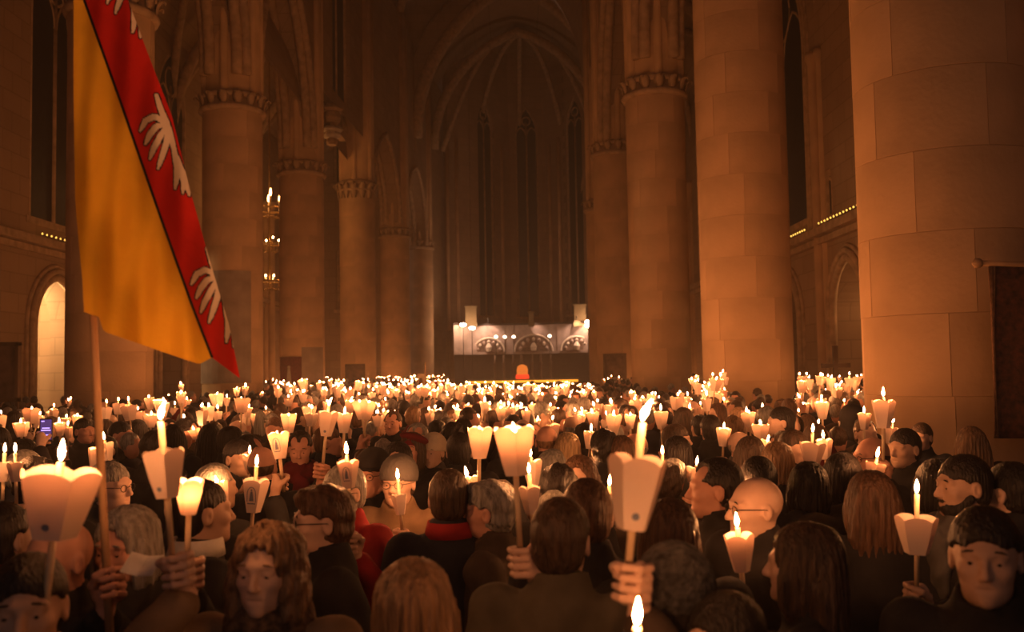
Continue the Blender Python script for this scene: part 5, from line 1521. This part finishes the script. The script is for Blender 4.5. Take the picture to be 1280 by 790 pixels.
for pxc, r in ((611, .95), (668, 1.15), (722, .95)):
    c = sx(pxc); y = curve_y(c.x)
    ring = [(r * 1.15 * math.cos(a), r * math.sin(a)) for a in np.linspace(0, PI, 13)]; n = len(ring)
    e = MB().add([(c.x + u, y - .35, zs0 + .06 + v) for u, v in ring] + [(c.x + u, y, zs0 + .06 + v) for u, v in ring], [tuple(range(n))[::-1]] + [(i, (i + 1) % n, (i + 1) % n + n, i + n) for i in range(n)]).build('carved_arch', REL, cs)
    for k in range(7):
        a = PI * (k + .5) / 7
        MB().lathe([(.04, -.15), (.13, 0), (.04, .15)], 6, Matrix.Translation((c.x + r * .85 * math.cos(a), y - .42, zs0 + .1 + r * .75 * math.sin(a)))).build('carved_figure', PALE if k % 2 else SCRM, e)
    MB().lathe([(.18, -.3), (.24, 0), (.08, .3)], 8, Matrix.Translation((c.x, y - .42, zs0 + .4))).build('carved_figure', PALE, e)
    MB().tube([(c.x + u * 1.06, y - .36, zs0 + .06 + v * 1.06) for u, v in ring], .07, 6).build('arch_rim', PALE, e)
    sp = empty('spot_lamp', (cs.location.x + c.x, DS + y - .9, zs1 + .35)); tag(sp, {611: 'spot lamp over the left carved arch of the choir screen', 668: 'spot lamp over the middle carved arch of the choir screen', 722: 'spot lamp over the right carved arch of the choir screen'}[pxc], 'spot lamp')
    MB().lathe([(.05, 0), (.07, .12), (.03, .16)], 8).build('lamp_housing', METAL, sp); MB().tube([(0, .05, .1), (0, .9, -.25)], .02, 6).build('lamp_arm', METAL, sp)
    ld = bpy.data.lights.new('spot', 'SPOT'); ld.energy = 330 if pxc == 668 else 210; ld.color = (1.0, .60, .42); ld.spot_size = math.radians(110); ld.spot_blend = .6; ld.shadow_soft_size = .04
    lo = bpy.data.objects.new('spot_light', ld); link(lo, sp); lo.location = (0, .0, -.02); lo.rotation_euler = (math.radians(28), 0, 0)
for pxp in (577, 584, 630, 641, 690, 700):
    c = sx(pxp); strip('pilaster', zs0, zs1, SCRM, .08, c.x - .1, c.x + .1, .1, 2)
for k, pxp in enumerate((619, 630, 642, 652, 665, 676, 688)):
    c = sx(pxp); MB().lathe([(.10, .9), (.13, 1.4), (.08, 1.5), (.10, 2.3), (.14, 2.4), (.08, 2.5), (.08, zs0 - .2)], 8, Matrix.Translation((c.x, .1, 0))).build('turned_post', OAK, cs, True)
SPOTG = emitter('small_spot', (1.0, .70, .45), 9.0); FLOODG = emitter('flood_glass', (1.0, .58, .36), 110.0)
for k, (px_, py) in enumerate(((579, 406), (590, 410), (735, 402), (735, 407), (620, 421), (631, 421), (642, 421), (687, 420))):
    sl = empty('globe_lamp' if k > 3 else 'flood_lamp', P(px_, py, DS - .6)); tag(sl, ['upper flood lamp at the left end of the choir screen', 'lower flood lamp at the left end of the choir screen', 'upper flood lamp at the right end of the choir screen', 'lower flood lamp at the right end of the choir screen',
        'first small globe lamp from the left before the choir screen', 'second small globe lamp from the left before the choir screen', 'third small globe lamp from the left before the choir screen', 'lone small globe lamp right of the middle carved arch'][k], 'lamp')
    r = .13 if k > 3 else .16
    MB().lathe([(.02, -r), (r * .8, -r * .6), (r, 0), (r * .8, r * .6), (.02, r)], 8, Matrix.Diagonal((1.3 if k < 4 else 1, 1, .8, 1))).build('glass', SPOTG if k > 3 else FLOODG, sl, True)
    MB().tube([(0, 0, -r), (0, 0, -sl.location.z)], .025, 6).build('lamp_stem', METAL, sl)
for k, (px_, w, h) in enumerate(((589, 14, 20), (664, 6, 13), (725, 15, 22))):
    b = P(px_, 404, DS + .6); bx_ = empty('screen_finial', b); tag(bx_, ['pale block on top of the choir screen at the left', 'narrow pale finial on top of the choir screen in the middle', 'pale block on top of the choir screen at the right'][k], 'finial')
    ww, hh = w * DS / FPX, h * DS / FPX
    FIN = mat('finial_stone', (.20, .145, .07), .8)
    MB().box((0, 0, hh / 2), (ww, .4, hh)).build('block', FIN, bx_); MB().box((0, 0, hh + .05), (ww + .15, .5, .1)).build('cap', FIN, bx_)
    MB().box((0, 0, -.1), (ww + .1, .5, .25)).build('foot', FIN, bx_)
at = empty('altar', (P(653, 480, 61).x, 61, 0)); tag(at, 'altar with a glowing golden front edge before the choir', 'altar')
za = P(653, 475, 61).z
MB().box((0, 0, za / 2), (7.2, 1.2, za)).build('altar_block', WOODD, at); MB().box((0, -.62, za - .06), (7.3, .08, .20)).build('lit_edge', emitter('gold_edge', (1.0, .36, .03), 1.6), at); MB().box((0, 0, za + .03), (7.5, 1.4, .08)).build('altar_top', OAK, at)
ta = empty('tabernacle_lamp', (P(653, 470, 61).x, 61, za + .07)); tag(ta, 'glowing orange lamp with red base standing on the altar', 'lamp')
MB().lathe([(.42, 0), (.45, .1), (.42, .3)], 12).build('red_base', emitter('red_glass', (1.0, .05, .015), 1.2), ta); MB().lathe([(.36, .3), (.38, .6), (.3, .85), (.1, .95)], 12).build('orange_globe', emitter('orange_glass', (1.0, .22, .03), .8), ta, True)
